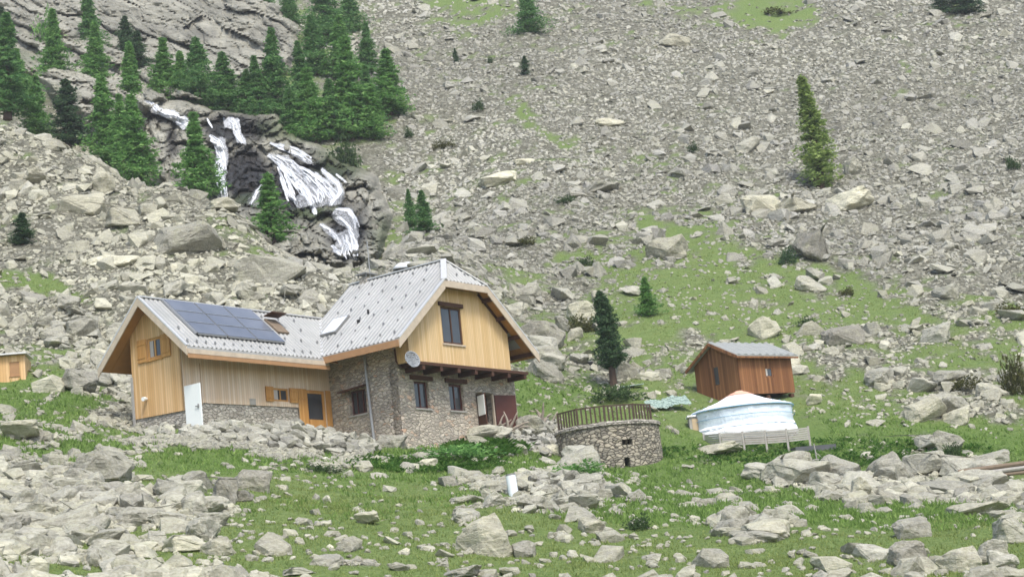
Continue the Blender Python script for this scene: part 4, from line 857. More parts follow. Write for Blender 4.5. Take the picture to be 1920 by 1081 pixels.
# ------------------------------------------------------------ bedrock: cliff and waterfall gorge
def pip(x,y,poly):
    c=np.zeros(np.shape(x),bool); m=len(poly)
    for i in range(m):
        x0,y0=poly[i]; x1,y1=poly[(i+1)%m]
        if y0==y1: continue
        c^=((y0>y)!=(y1>y))&(x<(x1-x0)*(y-y0)/(y1-y0)+x0)
    return c
def edgedist(x,y,poly):   # distance in px to polygon edge
    d=np.full(np.shape(x),1e9)
    for i in range(len(poly)):
        ax,ay=poly[i]; bx,by=poly[(i+1)%len(poly)]; vx,vy=bx-ax,by-ay; t=np.clip(((x-ax)*vx+(y-ay)*vy)/(vx*vx+vy*vy+1e-9),0,1)
        d=np.minimum(d,np.hypot(x-ax-t*vx,y-ay-t*vy))
    return d
def cells(x,y,sx,sy,seed):   # jittered cell noise: value and distance to border
    X=x/sx; Y=y/sy; xi=np.floor(X).astype(int); yi=np.floor(Y).astype(int); b1=np.full(np.shape(x),9.); b2=b1.copy(); val=np.zeros(np.shape(x))
    for i in (-1,0,1):
        for j in (-1,0,1):
            a=(xi+i+seed*7)%256; b=(yi+j+seed*13)%256; px_=xi+i+_H[a,b]; py_=yi+j+_H[b,a]; d=np.hypot(X-px_,Y-py_); v=_H[(a+31)%256,(b+77)%256]
            m=d<b1; b2=np.where(m,b1,np.minimum(b2,d)); val=np.where(m,v,val); b1=np.where(m,d,b1)
    return val,b2-b1
DGV=np.vectorize(dg)
def gorge_off(x,y):
    wx=x+14*(fbm(x*.03,y*.03,2)-.5)*2; wy=y+14*(fbm(x*.03+9,y*.03,2)-.5)*2
    c1,e1=cells(wx+.35*wy,wy,52,40,1); c2,e2=cells(wx+.35*wy,wy,19,14,2); c3,e3=cells(wx,wy,8,6,4)
    o=4.5*c1+2.6*c2+.9*c3+2.4*np.clip(e1*3,0,1)+1.0*np.clip(e2*3,0,1)+.4*(fbm(x*.2,y*.2,3)-.5)
    for cx,cy,rx,ry,v in ((462,330,34,42,-3.5),(420,240,50,14,-2.0),(440,300,22,40,1.5),(560,340,60,50,1.0),(690,450,32,34,2.6),(335,240,40,40,1.5),(640,440,30,20,-1.2)):
        o=o+v*np.clip(1.5-np.hypot((x-cx)/rx,(y-cy)/ry),0,1)
    return o
def cliff_off(x,y):
    s=y-.42*x+18*(fbm(x*.012,y*.012,3)-.5)*2; q=s/26; st=(q-np.floor(q)); c1,e1=cells(x*.9+.4*y,s,120,34,6); c2,e2=cells(x,s,46,15,7); c3,e3=cells(x,s,16,6,8)
    return 5.5*(1-st)*(.3+1.1*c1)+4.2*c1+2.2*c2+.5*c3+1.5*np.clip(e1*4,0,1)+.6*np.clip(e2*4,0,1)+2.0*(fbm(x*.08,y*.2,4)-.5)
def bedrock(name,poly,step,offf,amp,wetf,mossf,dfun,fade=14):
    xs=np.arange(min(p[0] for p in poly)-10,max(p[0] for p in poly)+10,step); ys=np.arange(min(p[1] for p in poly)-10,max(p[1] for p in poly)+10,step)
    gx,gy=np.meshgrid(xs,ys); ins=pip(gx,gy,poly); ed=edgedist(gx,gy,poly)*np.where(ins,1,-1); m=np.clip(ed/fade,-1.0,1)
    m=m+.5*(fbm(gx*.05,gy*.05,2)-.5)*(ed<40)
    off=np.where(m>0,offf(gx,gy)*m*amp+2.5*m,3*m)
    V=[]
    for a,b,o in zip(gx.ravel(),gy.ravel(),off.ravel()): V.append(ray(a,b)*(dfun(a,b)-o))
    V=np.array(V); nx,ny=len(xs),len(ys); i,j=np.meshgrid(np.arange(ny-1),np.arange(nx-1),indexing='ij'); b=(i*nx+j).ravel(); F=np.stack([b,b+nx,b+nx+1,b+1],1)
    okv=(ed.ravel()>-8); F=F[okv[F].all(1)]
    _cx=cells(gx*.9+.4*gy,gy-.42*gx,46,15,7)[0] if name=='cliff' else cells(gx+.35*gy,gy,19,14,2)[0]
    rc=np.stack([_cx.ravel(),wetf(gx,gy).ravel(),mossf(gx,gy).ravel()],1)
    return link(name,npmesh(name,V,F,4,{'rc':rc}),M['cliff'])
def ell(x,y,L_):
    w=np.zeros_like(x)
    for cx,cy,rx,ry,v in L_: w=np.maximum(w,v*np.clip(1.6-np.hypot((x-cx)/rx,(y-cy)/ry),0,1))
    return np.clip(w+(fbm(x*.06,y*.06,3)-.5)*.5*(w>.02),0,1)
wet=lambda x,y: ell(x,y,[(462,335,36,48,1),(430,240,46,22,1),(415,310,16,60,.9),(560,350,60,55,.75),(330,225,40,10,.4),(650,430,36,40,.8),(322,262,10,26,.6),(610,320,40,20,.9),(480,240,30,22,.6)])  # wet rock near the falls, plus cave shade darkened into the colour
moss=lambda x,y: ell(x,y,[(565,240,60,22,.8),(600,400,40,14,.7),(470,375,40,10,.5),(730,440,30,30,.5),(500,420,30,20,.5),(640,300,40,30,.6)])
gd=lambda x,y: dg(y)
g1=bedrock('gorge_rock',[(255,182),(345,178),(400,200),(520,205),(560,250),(640,290),(700,330),(735,400),(725,470),(690,505),(600,505),(520,500),(430,440),(330,380),(285,330),(262,260)],2.5,gorge_off,.8,wet,moss,gd)
tag(g1,kind='structure'); g1.name='rock_gorge'
g2=bedrock('cliff',[(-80,-60),(475,-60),(560,40),(565,95),(545,140),(480,150),(440,200),(300,200),(265,300),(215,330),(180,250),(110,200),(60,150),(-80,150)],3,cliff_off,.75,lambda x,y: ell(x,y,[(520,120,30,10,.3),(300,60,200,12,.15)]),lambda x,y: ell(x,y,[(60,180,60,20,.6),(40,110,60,14,.4)]),gd,18)
tag(g2,kind='structure')
def water_mat():
    k=NT('white_water',.35,.4); p=k.geo(); n=k.noise(k.mapv(p,(2.2,2.2,.5)),3.6,6,.8); a=k.attr('rc')
    k.col(k.ramp(n,[(.3,(.72,.76,.79)),(.45,(.88,.90,.92)),(.6,(.96,.97,.97))]))
    al=k.math('ADD',n,a[0]); al=k.ramp(al,[(.60,(0,0,0)),(1.05 if False else 1.0,(1,1,1))]); tr=k.n('BsdfTranslucent'); k.l(k.b.inputs['Base Color'].links[0].from_socket,tr.inputs[0]); m1=k.n('MixShader'); m1.inputs[0].default_value=.12; k.l(k.b.outputs[0],m1.inputs[1]); k.l(tr.outputs[0],m1.inputs[2]); tp=k.n('BsdfTransparent'); m2=k.n('MixShader'); k.l(al,m2.inputs[0]); k.l(tp.outputs[0],m2.inputs[1]); k.l(m1.outputs[0],m2.inputs[2]); k.l(m2.outputs[0],k.t.nodes['Material Output'].inputs[0]); return k.m
M['water']=water_mat()
WP=[([(266,181),(281,185),(296,203),(326,207),(352,222),(366,240),(344,242),(326,228),(296,215),(274,205)],1),
([(418,220),(446,222),(450,244),(462,268),(444,268),(437,244),(422,239)],1),([(390,253),(422,259),(427,292),(424,330),(424,376),(409,376),(413,318),(403,311),(407,281),(396,263)],.9),
([(502,287),(539,291),(553,308),(585,322),(617,349),(627,363),(645,370),(603,388),(585,386),(557,390),(553,370),(571,361),(551,342),(529,321),(513,305)],.85),
([(515,305),(540,320),(560,350),(560,395),(540,392),(525,360)],.38),([(553,312),(600,330),(622,360),(618,380),(590,380),(570,345)],.42),
([(506,267),(539,273),(562,288),(590,309),(576,305),(539,285)],.85),([(603,314),(640,342),(648,365),(636,383),(617,386),(617,365),(627,351),(608,330)],.9),
([(629,391),(662,391),(672,423),(670,487),(622,471),(631,451),(597,423),(603,418),(633,437),(650,430),(634,418),(620,405)],.85),
([(462,385),(472,362),(490,343),(495,350),(483,387)],.7),([(583,381),(599,384),(594,404),(587,402)],.9),([(590,386),(650,375),(668,398),(640,402),(610,398)],.55),([(628,322),(655,340),(650,350),(636,340)],.6)]
wroot=empty('waterfall',ray(560,350)*180); wroot.location=[float(v) for v in ray(560,350)*178]; tag(wroot,kind='structure')
STR=[([(267,183),(282,190),(298,206),(326,217),(352,233),(366,243)],10,8),([(392,255),(410,268),(416,296),(412,320),(417,345),(417,376)],12,12),([(410,262),(420,290),(424,318)],6,5),
([(422,222),(436,228),(446,250),(456,268)],7,9),([(436,221),(444,232)],5,4),([(506,268),(540,281),(566,292),(590,308)],6,5),([(524,270),(556,279),(584,297)],3,2),
([(504,289),(524,302),(548,330),(568,352),(588,378),(592,388)],15,18),([(520,290),(548,303),(574,330),(600,362),(606,380)],11,13),([(546,306),(580,320),(612,345),(632,366)],9,11),
([(535,322),(544,352),(556,384)],9,7),([(522,312),(532,345),(545,376)],7,5),([(560,335),(575,360),(580,385)],7,4),([(590,335),(604,352),(622,376)],6,4),
([(604,316),(618,330),(634,344),(640,358),(630,376)],7,7),([(630,326),(650,342)],3,2),([(616,352),(626,372),(618,384)],9,5),([(588,383),(592,402)],7,3),
([(468,382),(478,364),(491,346)],6,4),([(600,420),(618,430),(632,446),(642,462)],6,5),([(630,392),(654,394),(664,410),(668,428)],7,6),([(632,403),(648,418),(660,432)],5,4),([(645,440),(650,465),(652,486)],16,12),([(656,425),(664,450),(667,486)],9,8),([(624,404),(640,412)],4,3),([(622,460),(640,476)],7,5),
([(388,222),(398,240)],4,2)]
def goff(x,y): return gorge_off(np.array([x]),np.array([y]))[0]
WV=[];WF_=[];WC=[]
rr=np.random.default_rng(3)
for path,wd,ns in STR:
    pt=np.array(path,float); seg=np.r_[0,np.cumsum(np.hypot(*np.diff(pt,axis=0).T))]; nn=max(4,int(seg[-1]/1.5)); tt=np.linspace(0,seg[-1],nn); X0=np.interp(tt,seg,pt[:,0]); Y0=np.interp(tt,seg,pt[:,1])
    for s_ in range(int(ns*1.5)):
        c0=rr.normal(0,.30)*wd; a=int(rr.random()*nn*.45) if s_>2 else 0; e=nn-(int(rr.random()*nn*.4) if s_>2 else 0)
        if e-a<4: continue
        tone_=.25+.6*rr.random()
        ph=rr.random()*50; tq=tt[a:e]; wob=(fbm(tq*.06+ph,tq*0+ph,3)-.5)*wd*.9+c0*(.5+.6*tq/seg[-1])
        tx=np.gradient(X0); ty=np.gradient(Y0); l_=np.hypot(tx,ty)+1e-6; nx_=-ty/l_; ny_=tx/l_
        x=X0[a:e]+nx_[a:e]*wob; y=Y0[a:e]+ny_[a:e]*wob*.7; w=(.5+(1.8 if wd>5 else 1.2)*rr.random()**1.3)*np.sin(np.linspace(.25,2.9,e-a))**.5*(.6+.8*fbm(tq*.15+ph,tq*0+3,2))
        o=gorge_off(x,y)*.8+2.5; mx=o.copy()
        for k in range(1,5): mx[k:]=np.maximum(mx[k:],o[:-k]); mx[:-k]=np.maximum(mx[:-k],o[k:])
        kk=np.ones(5)/5; mx=np.convolve(np.pad(mx,2,mode='edge'),kk,'valid'); base=len(WV)
        for i in range(e-a):
            for sg,dp in ((-1.6,.0),(0,.05),(1.6,.0)): 
                xx=x[i]+nx_[a+i]*w[i]*sg; yy=y[i]+ny_[a+i]*w[i]*sg; WV.append(ray(xx,yy)*(dg(yy)-mx[i]-.2-dp-.1*(s_%3))-np.array(wroot.location)); WC.append((.12 if sg else tone_,0,0))
        for i in range(e-a-1):
            q=base+i*3; WF_+=[(q,q+3,q+4,q+1),(q+1,q+4,q+5,q+2)]
o=link('water',npmesh('water',np.array(WV),np.array(WF_),4,{'rc':np.array(WC)},True),M['water'],wroot); md=o.modifiers.new('s','SOLIDIFY'); md.thickness=.015; md.offset=-1
VV=[];VF=[];VC=[]
for vi,(poly,dens) in enumerate(WP):
    if vi in (10,12): continue
    st=2.0; xs=np.arange(min(p[0] for p in poly)-6,max(p[0] for p in poly)+6,st); ys=np.arange(min(p[1] for p in poly)-6,max(p[1] for p in poly)+6,st)
    gx,gy=np.meshgrid(xs,ys); jx=gx+7*(fbm(gx*.12,gy*.12,2)-.5); jy=gy+5*(fbm(gx*.12+7,gy*.12,2)-.5); ed=edgedist(jx,jy,poly)*np.where(pip(jx,jy,poly),1,-1)
    off=gorge_off(gx,gy)*.8+2.5; raw=off
    for _ in range(3):
        q=np.pad(off,1,mode='edge'); off=np.maximum.reduce([q[1:-1,1:-1],q[:-2,1:-1],q[2:,1:-1],q[1:-1,:-2],q[1:-1,2:]])
    for _ in range(8):
        q=np.pad(off,1,mode='edge'); off=(q[1:-1,1:-1]+q[:-2,1:-1]+q[2:,1:-1]+q[1:-1,:-2]+q[1:-1,2:])/5
    off=np.maximum(off,raw+.02)
    base=len(VV); VV+=[ray(a,b)*(dg(b)-o-.08)-np.array(wroot.location) for a,b,o in zip(gx.ravel(),gy.ravel(),off.ravel())]
    nx,ny=len(xs),len(ys); i,j=np.meshgrid(np.arange(ny-1),np.arange(nx-1),indexing='ij'); b=(i*nx+j).ravel(); F=np.stack([b,b+nx,b+nx+1,b+1],1); ok=ed.ravel()>-3; F=F[ok[F].all(1)]+base
    VF.append(F); VC.append(np.clip(-.22+.46*dens+np.clip(ed/9,-.6,.0),0,1).ravel())
VC=np.concatenate(VC); o=link('water',npmesh('water',np.array(VV),np.concatenate(VF),4,{'rc':np.stack([VC]*3,1)},True),M['water'],wroot); o.modifiers.new('s','SOLIDIFY').thickness=.02
# a bit of white water seen over the main ridge
p,d=hit(765,503); o=empty('stream',(p[0],p[1],p[2])); tag(o,kind='structure'); mb=MB()
q=[(-1.0,0,.0),(-.6,.2,.35),(.1,.3,.42),(.8,.2,.2),(1.1,0,.0)]
mb.prism([(a[0],a[1],a[2]) for a in q],(0,-1.2,-.15)); mb.build('water',M['whitepipe'],o,True)
# ------------------------------------------------------------ conifers: trunk, limbs, many small needle sprays
def conifer(seed,r,nb,per,droop,leaf,t0,power,slim,mat,sparse=0.0,bend=0):
    R_=np.random.default_rng(seed); V=[];top=1.0
    F=[];k=0
    t=t0+(1-t0)*np.sort(R_.random(nb)**.9); az=R_.random(nb)*6.283
    env=r*np.minimum(1,((t-t0)/.10+.35))*np.power(np.clip(1-t,0,1),power)*(.45+.85*R_.random(nb)**.8)+.008
    lump=.8+.45*np.sin(az*2+t*9+seed)*.5+.3*(R_.random(nb)-.5); env=env*lump*(.85+(.08 if seed in (41,51) else .12)*np.sin(t*23+seed*1.7)*(R_.random(nb)*.6+.4))
    gap=R_.random(nb)>sparse; t,az,env=t[gap],az[gap],env[gap]; nb=len(t)
    s=R_.random((nb,per))**.75; fx=env[:,None]*s; zz=t[:,None]-droop*fx+.25*fx*s*(1-t[:,None])*.6+R_.normal(0,.008,(nb,per)); sp=R_.normal(0,1,(nb,per))*(.004+.20*fx)
    bx=bend*np.sin(zz*3)
    cx=np.cos(az)[:,None]*fx-np.sin(az)[:,None]*sp+bx; cy=np.sin(az)[:,None]*fx+np.cos(az)[:,None]*sp
    c=np.stack([cx,cy,zz],-1).reshape(-1,3); N=len(c)
    d1=R_.normal(size=(N,3)); d1[:,2]-=.3; d1/=np.linalg.norm(d1,axis=1)[:,None]; d2=np.cross(d1,R_.normal(size=(N,3))); d2/=np.linalg.norm(d2,axis=1)[:,None]
    L_=leaf*(.6+.8*R_.random((N,1)))
    v=np.stack([c-d2*L_*.32,c+d2*L_*.32,c+d1*L_],1).reshape(-1,3)
    crown=npmesh('crown',v,np.arange(3*N).reshape(-1,3),3); crown.materials.append(M[mat])
    mb=MB(); mb.tube([(0,0,-.06),(bend*.4,0,.1),(bend*math.sin(1.5),0,.5),(bend*math.sin(2.7),0,.97)],[.026*slim,.02*slim,.012*slim,.002],7)
    for i in range(0,nb,max(1,nb//40)):
        mb.tube([(bend*math.sin(t[i]*3),0,t[i]),(math.cos(az[i])*env[i]*.8+bend*math.sin(t[i]*3),math.sin(az[i])*env[i]*.8,t[i]-droop*env[i]*.8)],[.006,.002],4)
    me=bpy.data.meshes.new('trunk'); me.from_pydata(mb.v,[],mb.f); me.materials.append(M['bark']); return me,crown
TV={'larch':[conifer(s,.205,330,30,.18,.024,.03,1.15,1,'larch') for s in (1,2,3)],
 'spruce':[conifer(s,.23,340,30,.26,.023,.02,1.1,1,'spruce') for s in (11,12)],
 'pine':[conifer(s,.20,260,30,.12,.025,.02,.70,1,'pine') for s in (21,22)],
 'wide':[conifer(s,.33,360,32,.2,.023,.02,1.0,1,'spruce') for s in (31,32)],
 'yellow':[conifer(41,.135,330,28,.15,.02,.02,1.0,.9,'yellowlarch',.1,.012)],
 'cembra':[conifer(51,.185,380,44,.0,.020,.22,.62,1.3,'pine',.05,.015)],
 'light':[conifer(61,.20,300,28,.15,.024,.03,.90,.9,'larch',.1)],
 'open':[conifer(71,.20,170,26,.22,.026,.12,.85,1.1,'larch',.15)]}
def tree(kind,x,y,h,w,label,d=None,name='larch_tree',group=None,lean=0):
    if d is None: p,d=hit(x,y)
    else: r=ray(x,y); p=r*d; z=float(gz(np.array([p[0]]),np.array([p[1]]))[0]); 
    p=np.array(p,float)
    H_=h*d/FPX; 
    var=TV[kind]; tm,cm=random.choice(var); o=empty(name,p-np.array([0,0,.03*H_]),random.random()*6.283)
    base_r={'larch':.205,'spruce':.23,'pine':.20,'wide':.33,'yellow':.135,'cembra':.185,'light':.20,'open':.2}[kind]
    sx=(w/h)/(2*base_r)*(1.5 if kind=='cembra' else 1.75); o.scale=(H_*sx,H_*sx,H_*1.04); o.rotation_euler=(0,-ROLL*.35+lean,random.uniform(-.6,.6) if kind in('yellow','cembra') else random.random()*6.283)
    tag(o,label,'tree',group)
    for nm,me in (('trunk',tm),('crown',cm)):
        c=bpy.data.objects.new(nm,me); COL.objects.link(c); c.parent=o
    return o
G='trees around the waterfall and cliff'
TREES=[('spruce',14,208,190,92,'tall green spruce cut by the left edge, beside the upper moraine',188),
('larch',104,152,140,64,'larch second from the left edge in front of the cliff foot',None),
('spruce',172,100,125,62,'dark spruce cut by the top edge at the left end of the cliff',None),
('larch',180,160,125,60,'larch standing directly below the dark spruce at the cliff',None),
('pine',237,112,88,42,'small dark pine against the lower left of the cliff face',None),
('pine',262,150,96,46,'dark pine right behind the narrow larch left of the waterfall',None),
('larch',247,210,140,62,'narrow larch on the rocks left of the top of the waterfall',None),
('larch',68,256,118,62,'short larch rising behind the far left crest of the boulder slope',190),
('pine',128,270,124,66,'round black-green pine behind the left boulder crest',185),
('light',206,318,180,84,'tall light green larch behind the boulder crest, left one of a pair',181),
('light',262,352,180,84,'light green larch behind the boulder crest, right one of a pair',172),
('larch',308,192,128,66,'bushy larch above the first cascade',None),
('larch',372,372,170,84,'larch standing before the waterfall rocks, left of the narrow cascade',165),
('wide',378,205,145,104,'broad spruce under the cliff, above the upper cascade',None),
('spruce',425,212,120,84,'spruce at the right of the broad spruce under the cliff',None),
('spruce',465,222,96,64,'low spruce between the two tall spruces above the gorge',None),
('spruce',515,222,180,84,'tall spruce at the right end of the cliff',None),
('spruce',592,140,120,76,'spruce behind the crest at the right end of the cliff',None),
('wide',612,80,135,100,'broad spruce cut by the top edge right of the cliff',None),
('spruce',545,45,85,56,'small spruce on top of the cliff, cut by the top edge',None),
('spruce',497,22,60,44,'spruce top peeping over the cliff edge at the top of the view',None),
('larch',588,268,152,84,'dense green larch above the right side of the waterfall',None),
('spruce',552,262,100,70,'spruce squeezed between two taller ones above the gorge',None),
('larch',657,262,205,94,'tallest larch of the clump right of the waterfall',None),
('spruce',690,140,105,54,'slim spruce behind the tallest larch right of the waterfall',None),
('larch',730,215,130,86,'rightmost larch of the clump at the edge of the scree',None),
('spruce',622,262,120,72,'spruce between the two big larches above the waterfall',None),
('spruce',690,235,120,70,'dark spruce between the tallest larch and the rightmost one',None),
('open',515,472,155,84,'thin-crowned larch in front of the main waterfall',150),
('wide',996,62,90,72,'spruce standing alone on the scree at the top edge, centre',None),
('pine',1806,26,75,56,'right one of two small pines at the top right edge',None),
('pine',1766,22,50,30,'left one of two small pines at the top right edge',None),
('yellow',1538,352,218,72,'lone tall yellow-green larch on the right-hand scree',None),
('cembra',1150,724,180,68,'dark stone pine with a bare lower trunk between chalet and brown hut',None),
('light',1218,592,74,42,'small light green larch on the turf slope behind the stone pine',None),
('pine',985,140,38,20,'tiny dark conifer alone in the upper scree',None),
('pine',856,118,30,12,'tiny thin conifer left of the other tiny one in the upper scree',None),
('pine',42,458,60,42,'small dark spruce on the boulder slope at the far left',None),
('spruce',772,432,80,34,'left one of two close dark junipers on the scree above the chalet',None),
('spruce',797,434,80,50,'right one of two close dark junipers on the scree above the chalet',None),
('pine',4,70,60,40,'dark pine top at the upper left corner',None),
('larch',340,200,110,60,'larch between the bushy larch and the broad spruce under the cliff',None),('spruce',488,228,130,64,'spruce just left of the tall spruce at the cliff end',None),
('larch',640,150,130,66,'larch behind the tallest larch of the clump',None),('spruce',570,200,130,66,'spruce directly above the main waterfall',None),('larch',700,262,110,66,'low larch at the lower right edge of the clump',None),
('larch',40,205,120,60,'larch squeezed beside the tall spruce at the left edge',None),('spruce',660,60,110,60,'spruce at the top edge right of the big clump',None),('larch',232,300,130,60,'young larch between the pair behind the boulder crest',178)]
kn={'spruce':'spruce_tree','wide':'spruce_tree','pine':'pine_tree','cembra':'pine_tree'}
for k,x,y,h,w,lab,d in TREES: tree(k,x,y,h,w,lab,d,kn.get(k,'larch_tree'),G if (x<770 and y<400) else None)
# ------------------------------------------------------------ shrubs: low heaps of leaf sprays with a few stems
def shrub_mesh(seed,n,leaf,mat):
    R_=np.random.default_rng(seed); c=R_.normal(size=(n,3)); c/=np.linalg.norm(c,axis=1)[:,None]; c*=(.55+.45*R_.random((n,1))**.5)
    lum=1+.25*np.sin(c[:,0]*5+seed)+.2*np.sin(c[:,1]*6)+.18*R_.normal(size=n); c*=lum[:,None]; c[:,2]=np.abs(c[:,2]); 
    d1=R_.normal(size=(n,3))+c*.8; d1/=np.linalg.norm(d1,axis=1)[:,None]; d2=np.cross(d1,R_.normal(size=(n,3))); d2/=np.linalg.norm(d2,axis=1)[:,None]; L_=leaf*(.6+.8*R_.random((n,1)))
    v=np.stack([c-d2*L_*.3,c+d2*L_*.3,c+d1*L_],1).reshape(-1,3); v[:,:2]*=.5; v[:,0:2]=v[:,0:2]
    me=npmesh('shrub',v,np.arange(3*n).reshape(-1,3),3); me.materials.append(M[mat]); return me
SV={m:[shrub_mesh(i+len(m),900,.2,m) for i in range(2)] for m in ('junip','shrub','pine','larch')}
SH_=[('pine',1477,494,36,28,'dark rounded shrub at the foot of the leaning grey boulder on the turf slope'),('shrub',1908,738,50,64,'tall olive shrub cut by the right edge beside flat rocks'),
('junip',1156,752,84,30,'low dark juniper mound behind the terrace railing'),('junip',1785,858,30,26,'small round dark bush in the meadow right of the planter'),
('shrub',1098,622,60,28,'brownish low shrub between the big dark boulder and the stone pine'),('shrub',1806,730,62,22,'flat olive shrub among rocks at the right'),
('shrub',1898,592,60,20,'flat olive shrub near the right edge of the upper turf'),('shrub',832,278,36,14,'low green shrub on the scree right of the larch clump'),
('junip',767,258,18,20,'tiny shrub on the scree beside the rightmost larch'),('junip',897,208,28,20,'grey-green shrub on the middle of the upper scree'),
('shrub',980,460,44,15,'brown-green patch shrub above the half hip of the chalet roof'),('junip',1096,498,38,15,'low green shrub on the lower scree right of the chalet ridge'),
('junip',1062,380,34,14,'flat dark shrub on the middle scree'),('shrub',1588,553,36,13,'small olive shrub on the turf slope under the leaning boulder'),
('junip',1197,992,44,26,'dark green tuft bush in the foreground meadow'),('junip',548,486,52,48,'dense dark bush at the foot of the waterfall'),
('junip',650,312,58,46,'dark brownish bush right of the waterfall top'),('junip',1515,610,40,14,'low green bush right of the pale leaning slab'),
('junip',1026,702,44,14,'dark flat bush behind the right eave of the chalet'),('shrub',1455,28,60,9,'brown-green cushion shrub on the turf patch at the top'),
('larch',860,858,120,26,'wide green leafy cushion below the chalet front wall'),('larch',1078,890,110,22,'wide green bush in front of the stone terrace'),('junip',600,885,70,14,'flat dark green cushion in the meadow below the rubble bank'),
('junip',920,118,14,12,'tiny green shrub between the two tiny conifers'),('junip',1900,318,30,22,'grey-green shrub at the right edge of the scree'),('junip',1300,285,26,16,'tiny shrub in the middle of the right scree'),
('junip',300,200,40,20,'dark bush at the top of the first cascade'),('junip',400,345,50,30,'bush at the foot of the narrow cascade'),('larch',90,90,50,60,'ragged bush on the ledge left of the cliff')]
for m_,x,y,w,h,lab in SH_:
    if y<350 and x<760: d=dg(y)-3; p=ray(x,y)*d
    else: p,d=hit(x,y)
    me=random.choice(SV[m_]); o=empty('shrub',p-np.array([0,0,.05])); tag(o,lab,'shrub'); c=bpy.data.objects.new('foliage',me); COL.objects.link(c); c.parent=o
    s=d/FPX; c.scale=(w*s,w*s*.8,h*s*.95); c.rotation_euler=(0,0,random.random()*6)
# ------------------------------------------------------------ big-leaved dock plants
def leafmass(name,label,cx,cy,rx,ry,n,h):
    V=[];k=0
    for i in range(n):
        while True:
            a,b_=random.uniform(-1,1),random.uniform(-1,1)
            if a*a+b_*b_<1: break
        p,d=hit(cx+a*rx,cy+b_*ry); p=Vector(p)
        for j in range(9):
            az=random.random()*6.28; L_=h*random.uniform(.5,1.1); up=random.uniform(.3,1.1); d1=Vector((math.cos(az),math.sin(az),up)).normalized(); sd_=Vector((-math.sin(az),math.cos(az),0))*L_*.17
            b0=p+Vector((random.gauss(0,.08),random.gauss(0,.08),0)); m=b0+d1*L_*.6; e=b0+d1*L_*.95+Vector((math.cos(az),math.sin(az),-.25))*L_*.2
            V+=[b0,m-sd_,e,m+sd_]
    V=np.array([list(v) for v in V]); o=link(name,npmesh(name,V,np.arange(len(V)).reshape(-1,4),4),M['dock']); tag(o,label,'plants',kind='stuff')
leafmass('dock_plants','broad-leaved bright green dock plants below the chalet door',915,843,75,14,260,.55)
leafmass('dock_plants','scattered broad leaved weeds in the lush meadow near the yurt and terrace',1560,850,330,26,520,.32)
leafmass('dock_plants','leafy green weeds on the slope under the rubble bank',800,868,150,18,320,.34)
# ------------------------------------------------------------ boulders
def boulder_mesh(seed,flat=.6,lvl=2,rough=.065,pts=13):
    r=np.random.default_rng(seed); p=r.normal(size=(pts,3)); p/=np.linalg.norm(p,axis=1)[:,None]; q=np.sign(p)*np.abs(p)**.72; q*=.9+.2*r.random((pts,1))
    q=q/np.abs(q).max(0)*.5; bm=bmesh.new(); vs=[bm.verts.new(v) for v in q]; bmesh.ops.convex_hull(bm,input=vs); bmesh.ops.delete(bm,geom=[v for v in bm.verts if not v.link_faces],context='VERTS')
    bmesh.ops.triangulate(bm,faces=bm.faces)
    bmesh.ops.bevel(bm,geom=list(bm.edges),offset=.05,segments=2,affect='EDGES',profile=.6)
    bmesh.ops.triangulate(bm,faces=bm.faces); bmesh.ops.subdivide_edges(bm,edges=[e for e in bm.edges if e.calc_length()>.12],cuts=2,use_grid_fill=True); bmesh.ops.triangulate(bm,faces=bm.faces)
    for v in bm.verts:
        n_=mn.fractal(v.co*3.2+Vector((seed,0,0)),.8,2.2,4); s=math.sin(v.co.z*26+v.co.x*5+seed)*.25; v.co+=v.co.normalized()*(n_*rough+s*rough*.35)
    me=bpy.data.meshes.new('boulder'); bm.to_mesh(me); bm.free()
    zmin=min(v.co.z for v in me.vertices); zmax=max(v.co.z for v in me.vertices)
    for v in me.vertices: v.co.z=(v.co.z-zmin)/(zmax-zmin)
    a=me.color_attributes.new('rc','FLOAT_COLOR','POINT'); a.data.foreach_set('color',np.tile([.5,.6,.5,1],len(me.vertices)).astype(np.float32)); me.materials.append(M['boulder']); return me
BV=[boulder_mesh(100+i,pts=12+i%7) for i in range(14)]
def boulder(x,y,w,h,label,group=None,tilt=0,rz=None,v=None,depth=.8,p=None,d=None,name='boulder'):
    if p is None: p,d=hit(x,y-h*.12)
    s=d/FPX; me=BV[v if v is not None else random.randrange(len(BV))]; o=bpy.data.objects.new(name,me); COL.objects.link(o)
    W_=w*s*1.08; o.scale=(W_,W_*depth,h*s*1.36); o.location=(p[0],p[1]+W_*.1,p[2]-h*s*.42); o.rotation_euler=(0,math.radians(tilt)-ROLL*.4,random.uniform(-.5,.5) if rz is None else rz)
    l=label.lower(); o.color=(.55,.53,.50,1) if re.search(r'dark (grey|cracked)|smooth grey',l) else (1.6,1.57,1.45,1) if re.match(r'.*(white|cream)',l) else (1.25,1.23,1.13,1) if 'pale' in l else (.88,.88,.86,1)
    return tag(o,label,'boulder',group)
